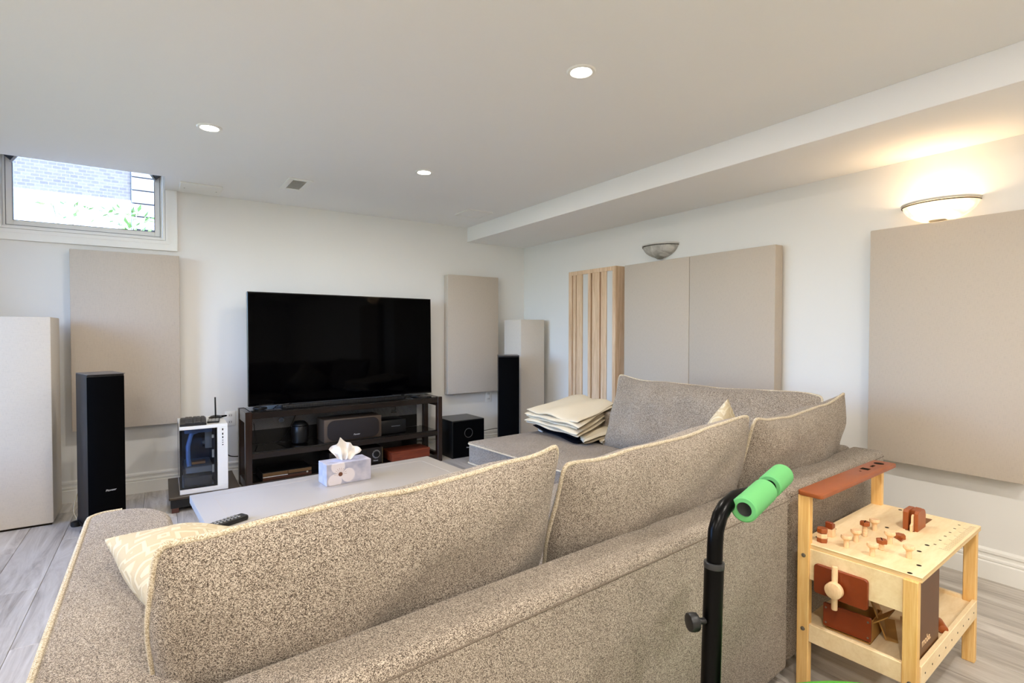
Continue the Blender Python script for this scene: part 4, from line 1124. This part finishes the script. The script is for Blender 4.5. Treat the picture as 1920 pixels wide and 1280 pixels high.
# lower shelf and rails
put('lower_shelf', MB().box(.022, BX - .02, -BY + .01, -.004, .204, .214), 'ply', t, smooth=False)
put('lower_rail', MB().box(.003, .018, -BY + .036, -.037, .168, .226, .0015, 1), 'ply', t, smooth=False)
put('lower_rail', MB().box(BX - .02, BX - .006, -BY + .036, -.037, .168, .226, .0015, 1), 'ply', t, smooth=False)
fr = put('lower_rail', MB().box(.026, BX - .024, -BY - .004, -BY + .010, .166, .226, .0015, 1), 'ply', t, smooth=False)
m = MB()
for i in range(9): m.cyl((.06 + i * .066, -BY - .0045, .196), (.06 + i * .066, -BY - .003, .196), .0032, seg=8)
put('rail_hole', m, 'dark_slot', fr)
m = MB()
for (x, y) in ((.02, -.30), (.10, -.300), (.222, -.268), (.30, -.268), (.375, -.135), (.09, -.026), (.15, -.03), (.215, -.028), (.645, -.02), (.63, -.10)):
    m.prism([(x + .0065 * math.cos(a), y + .0065 * math.sin(a)) for a in [2 * PI * i / 12 for i in range(12)]], BTZ, BTZ + .0004)
put('peg_hole', m, 'dark_slot', t, smooth=False)
m = MB()
for i in range(30): 
    ln_ = .026 if i % 5 == 0 else .017
    m.box(.645 - .4 + .395 - .0, .645 - .4 + .395 + .0, 0, 0, 0, 0) if False else m.box(.30 + i * .0112, .3012 + i * .0112, -BY + .001, -BY + .001 + ln_, BTZ, BTZ + .0003)
put('ruler_marks', m, plain('ink_brown', (120, 96, 70), 0.8), t, smooth=False)['kind'] = 'stuff'
m = MB()
for i in range(6):
    m.box(.325 + i * .056, .331 + i * .056, -BY + .040, -BY + .047, BTZ, BTZ + .0003)
put('ruler_numbers', m, 'dark_slot', t, smooth=False)['kind'] = 'stuff'
put('saw_slot', MB().box(.40, .60, -.207, -.180, BTZ, BTZ + .0005), plain('slot_brown', (120, 76, 40), 0.8), t, smooth=False)
# chocolate-brown board standing behind the camera-right side
cb = put('side_board', MB().box(.030, .248, -BY + .012, -BY + .022, .214, BTZ - .017), 'brown_board', t, smooth=False)
text('logo', 'moba.', .034, 'beech', cb, T(.128, -BY + .0117, .262) @ RX90)

TZW = BTZ
WBM = T(*BO) @ Rz(BA)
def on_bench(x, y, z=0, rz=0): return WBM @ T(x, y, z) @ Rz(rz)
GP = 'round beech pegs standing in the toy workbench top'
def peg(label, x, y, r=.0155, hh=.036, grp=GP):
    t_ = thing('wooden_peg', label, 'toy peg', mw=on_bench(x, y, TZW + .0005), group=grp)
    put('stem', MB().cyl((0, 0, 0), (0, 0, hh - .012), .0075, seg=14), 'beech', t_)
    put('head', MB().lathe([(0, hh - .013), (.009, hh - .013), (r, hh - .006), (r, hh - .001), (r - .002, hh + .003), (0, hh + .003)], 24), 'beech', t_)
peg('round beech peg standing closest to the terracotta screw stack corner', .073, -.118)
peg('round beech peg second along the row from the stacked blocks', .150, -.118)
peg('round beech peg touching the tall threaded screw', .310, -.118)
peg('round beech peg at the near edge of the bench beside the short red screw', .066, -.192)
peg('round beech peg beside the loose terracotta nut', .219, -.191)
peg('lone round beech peg nearest the bench corner post', .137, -.265)
def screw(label, x, y, hh, hr, rz):
    t_ = thing('toy_screw', label, 'toy screw', mw=on_bench(x, y, TZW + .0005, rz), group='terracotta headed toy screws')
    m_ = MB().cyl((0, 0, 0), (0, 0, hh), .0065, seg=14)
    for i in range(int(hh / .005)): m_.lathe([(.0065, i * .005), (.0082, i * .005 + .0022), (.0065, i * .005 + .0044)], 14)
    put('threaded_shaft', m_, 'beech', t_)
    put('head', MB().prism([(hr * math.cos(a), hr * math.sin(a)) for a in [2 * PI * i / 6 for i in range(6)]], hh, hh + .013, .0015, 1), 'terracotta', t_)
    put('head_slot', MB().box(-hr * .8, hr * .8, -.0015, .0015, hh + .0128, hh + .0135), 'dark_slot', t_, smooth=False)
screw('tall toy screw with terracotta head in the middle of the bench', .225, -.118, .036, .0155, 10)
screw('short toy screw with terracotta head in the front peg row', .143, -.192, .020, .0155, 25)
def hexnut(m_, r, z0, z1): return m_.prism([(r * math.cos(a), r * math.sin(a)) for a in [2 * PI * i / 6 for i in range(6)]], z0, z1, .0015, 1)
t = thing('toy_nut_stack', 'stack of terracotta and beech toy nuts at the bench corner post', 'toy block', mw=on_bench(.060, -.052, TZW, 15))
put('bottom_nut', hexnut(MB(), .0165, 0, .014), 'terracotta', t)
put('middle_nut', hexnut(MB(), .0165, .014, .029), 'beech', t)
put('top_cap', hexnut(MB(), .0165, .031, .046), 'terracotta', t)
t = thing('toy_block', 'beech toy block topped with a notched terracotta piece', 'toy block', mw=on_bench(.136, -.046, TZW, 5))
put('cube', MB().prism(rp(.028, .028, .006, 3), 0, .026, .0015, 1), 'beech', t)
put('notched_cap', MB().box(-.015, -.002, -.011, .011, .026, .049, .002, 1).box(-.002, .015, -.011, .011, .026, .040, .002, 1), 'terracotta_deep', t)
t = thing('toy_nut', 'loose terracotta toy nut lying on the bench before the saw block', 'toy nut', mw=on_bench(.295, -.196, TZW, 30))
put('body', hexnut(MB(), .0165, 0, .015), 'terracotta', t)
put('tip', MB().prism([(-.014, .010), (-.034, .004), (-.014, -.006)], 0, .006), 'terracotta_deep', t, smooth=False)
# saw block with beech lever
t = thing('toy_saw_block', 'terracotta arched block with a beech lever set in the bench slot', 'toy tool', mw=on_bench(.452, -.193, TZW, 0))
def arch(m_, y0, y1):
    pts = [(-.044, 0), (.040, 0), (.040, .042)] + [(.040 - .026 * (1 - math.cos(a)), .042 + .026 * math.sin(a)) for a in [PI / 2 * i / 6 for i in range(1, 7)]] + [(-.036, .068), (-.044, .060)]
    return m_.prism(pts, -y1, -y0, .0015, 1, mat=RX90)
put('block', arch(arch(MB(), -.022, -.010), .006, .022).box(-.016, .036, -.010, .006, 0, .064), 'terracotta', t)
put('lever', MB().prism([(-.060, 0), (-.032, 0), (-.030, .046), (-.038, .056), (-.048, .052), (-.050, .028), (-.062, .022)], .003, .0095, .001, 1, mat=RX90), 'beech', t)
# what lies on the lower shelf
t = thing('toy_box', 'open cardboard toy box with a rust red front on the bench lower shelf', 'box', mw=on_bench(.045, -.133, .214, 3))
put('front_plate', MB().prism(rp(.132, .074, .004, 3, 0, .037), 0, .008, .001, 1, mat=T(-.006, 0, .012) @ Matrix(((0, 0, 1, 0), (1, 0, 0, 0), (0, 1, 0, 0), (0, 0, 0, 1)))), 'terracotta_deep', t)
put('carton', MB().box(.003, .12, -.062, -.059, .001, .066).box(.003, .12, .059, .062, .001, .066).box(.003, .12, -.062, .062, .001, .004).box(.118, .121, -.062, .062, .001, .066), 'cardboard', t, smooth=False)
for (yy, zz) in ((-.058, .024), (.058, .024), (-.058, .072), (.058, .072)):
    put('rivet', MB().cyl((-.0075, yy, zz), (-.005, yy, zz), .003, seg=10), 'zinc', t)
put('flap', MB().box(0, .07, -.003, 0, 0, .05, mat=T(.03, -.062, .06) @ Rx(48)), 'cardboard', t, smooth=False)
t = thing('leaning_card', 'leaning kraft card on the lower shelf behind the toy box', 'card', mw=on_bench(.19, -.19, .215, 20))
put('sheet', MB().box(-.075, .075, -.002, .002, 0, .12, mat=Rx(-20)), 'cardboard', t, smooth=False)
put('folded_edge', MB().box(-.075, .075, -.03, .0, 0, .002), 'cardboard', t, smooth=False)
t = thing('plastic_bag', 'clear plastic wrapper hanging under the bench top by the wall', 'bag', mw=on_bench(.50, -.06, .216, 0))
def bagf(sg):
    return lambda u, v: Vector((-.11 + .22 * u, sg * (.018 + .012 * math.sin(7 * u + 3 * v)) * math.sin(PI * u) ** .5 + .006 * math.sin(11 * v + 4 * u), .004 + .20 * v))
put('wrapper', MB().grid(bagf(1), 16, 14).grid(bagf(-1), 16, 14), 'poly', t)
put('seal_strip', MB().box(-.11, .11, -.002, .002, .20, .212), 'poly', t, smooth=False)
t = thing('toy_hammer', 'toy hammer with beech handle lying on the bench lower shelf', 'toy tool', mw=on_bench(.305, -.255, .214, -62))
put('handle', MB().cyl((-.055, 0, .012), (.05, 0, .012), .0085, .010, seg=14, bev=.002), 'beech', t)
put('head', MB().cyl((.05, -.028, .014), (.05, .028, .014), .0135, seg=16, bev=.002), 'terracotta', t)
put('collar', MB().lathe([(.0105, -.004), (.0125, 0), (.0105, .004)], 16, mat=T(.028, 0, .012) @ Ry(90)), 'black_plastic', t)

# ------------------------------------------------------------------ toddler trampoline with handlebar
TC = (1.255, .325); TR = .455
t = thing('toddler_trampoline', 'small round toddler trampoline with green rim and black handlebar post', 'trampoline', (TC[0], TC[1], 0))
def rimprof(): return [(TR - .10, .205), (TR - .06, .225), (TR - .02, .224), (TR, .210), (TR - .004, .188), (TR - .03, .180), (TR - .10, .190)]
put('padded_rim', MB().lathe(rimprof() + [rimprof()[0]], 64), 'green_vinyl', t)
put('jumping_mat', MB().cyl((0, 0, .196), (0, 0, .200), TR - .095, seg=56), 'black_cloth', t)
put('frame_ring', MB().tube([((TR - .02) * math.cos(a), (TR - .02) * math.sin(a), .185) for a in [2 * PI * i / 48 for i in range(48)]], .013, 8, closed=True), 'tube_black', t)
for i in range(6):
    a = 2 * PI * i / 6 + .3
    lg = put('leg', MB().cyl(((TR - .03) * math.cos(a), (TR - .03) * math.sin(a), .02), ((TR - .03) * math.cos(a), (TR - .03) * math.sin(a), .185), .013, seg=12), 'tube_black', t)
    put('rubber_foot', MB().lathe([(0, 0), (.02, 0), (.021, .012), (.016, .03), (0, .03)], 16, mat=T((TR - .03) * math.cos(a), (TR - .03) * math.sin(a), 0)), 'black_plastic', lg)
def loc(x, y, z): return (x - TC[0], y - TC[1], z)
PB = (.832, .600, .02); PT_ = (.8585, .600, .735)
put('handle_post', MB().cyl(loc(*PB), loc(*PT_), .0178, seg=24), 'tube_black', t)
put('post_collar', MB().cyl(loc(.8583, .600, .727), loc(.8588, .600, .738), .0188, seg=24, bev=.001), plain('collar_black', (40, 40, 40), 0.3), t)
GA = Vector((.925, .583, .828)); GB_ = Vector((1.192, .657, .838))        # T-bar ends
gd = (GB_ - GA).normalized(); mid = GA + (GB_ - GA) * .56
OFF = Vector((TC[0], TC[1], 0))
stem = [Vector((.8588, .600, .72)), Vector((.8605, .600, .765)), Vector((.8645, .601, .795)), Vector((.880, .604, .818)), Vector((.905, .610, .830)), Vector((.95, .618, .838)), (mid + Vector((-.05, .0, .0))), mid]
put('handle_stem', MB().tube([p_ - OFF for p_ in stem], .0145, 16), 'tube_black', t)
put('crossbar', MB().tube([GA + gd * .016 - OFF, GB_ - gd * .004 - OFF], .0125, 16), 'steel', t)
def grip(p, q):
    p = Vector(p) - OFF; q = Vector(q) - OFF; d = q - p; L2_ = d.length
    qm_ = Matrix.Translation(p) @ Vector((0, 0, 1)).rotation_difference(d.normalized()).to_matrix().to_4x4()
    g_ = put('foam_grip', MB().lathe([(.0145, 0), (.022, 0), (.025, .003), (.0255, L2_ - .003), (.022, L2_), (.0145, L2_), (.0145, 0)], 32, mat=qm_), 'green_foam', t)
    put('end_plug', MB().lathe([(0, .012), (.0143, .006)], 24, mat=qm_), 'black_plastic', g_)
grip(GA, GA + gd * (.138))
grip(GB_ - gd * .105, GB_)
kx, ky, kz = .850, .600, .630
kd = Vector((-.83, .35, 0)).normalized()
put('adjusting_knob', MB().cyl(loc(kx, ky, kz), Vector(loc(kx, ky, kz)) + kd * .034, .006, seg=12).cyl(Vector(loc(kx, ky, kz)) + kd * .028, Vector(loc(kx, ky, kz)) + kd * .046, .017, seg=10, bev=.003), 'black_plastic', t)
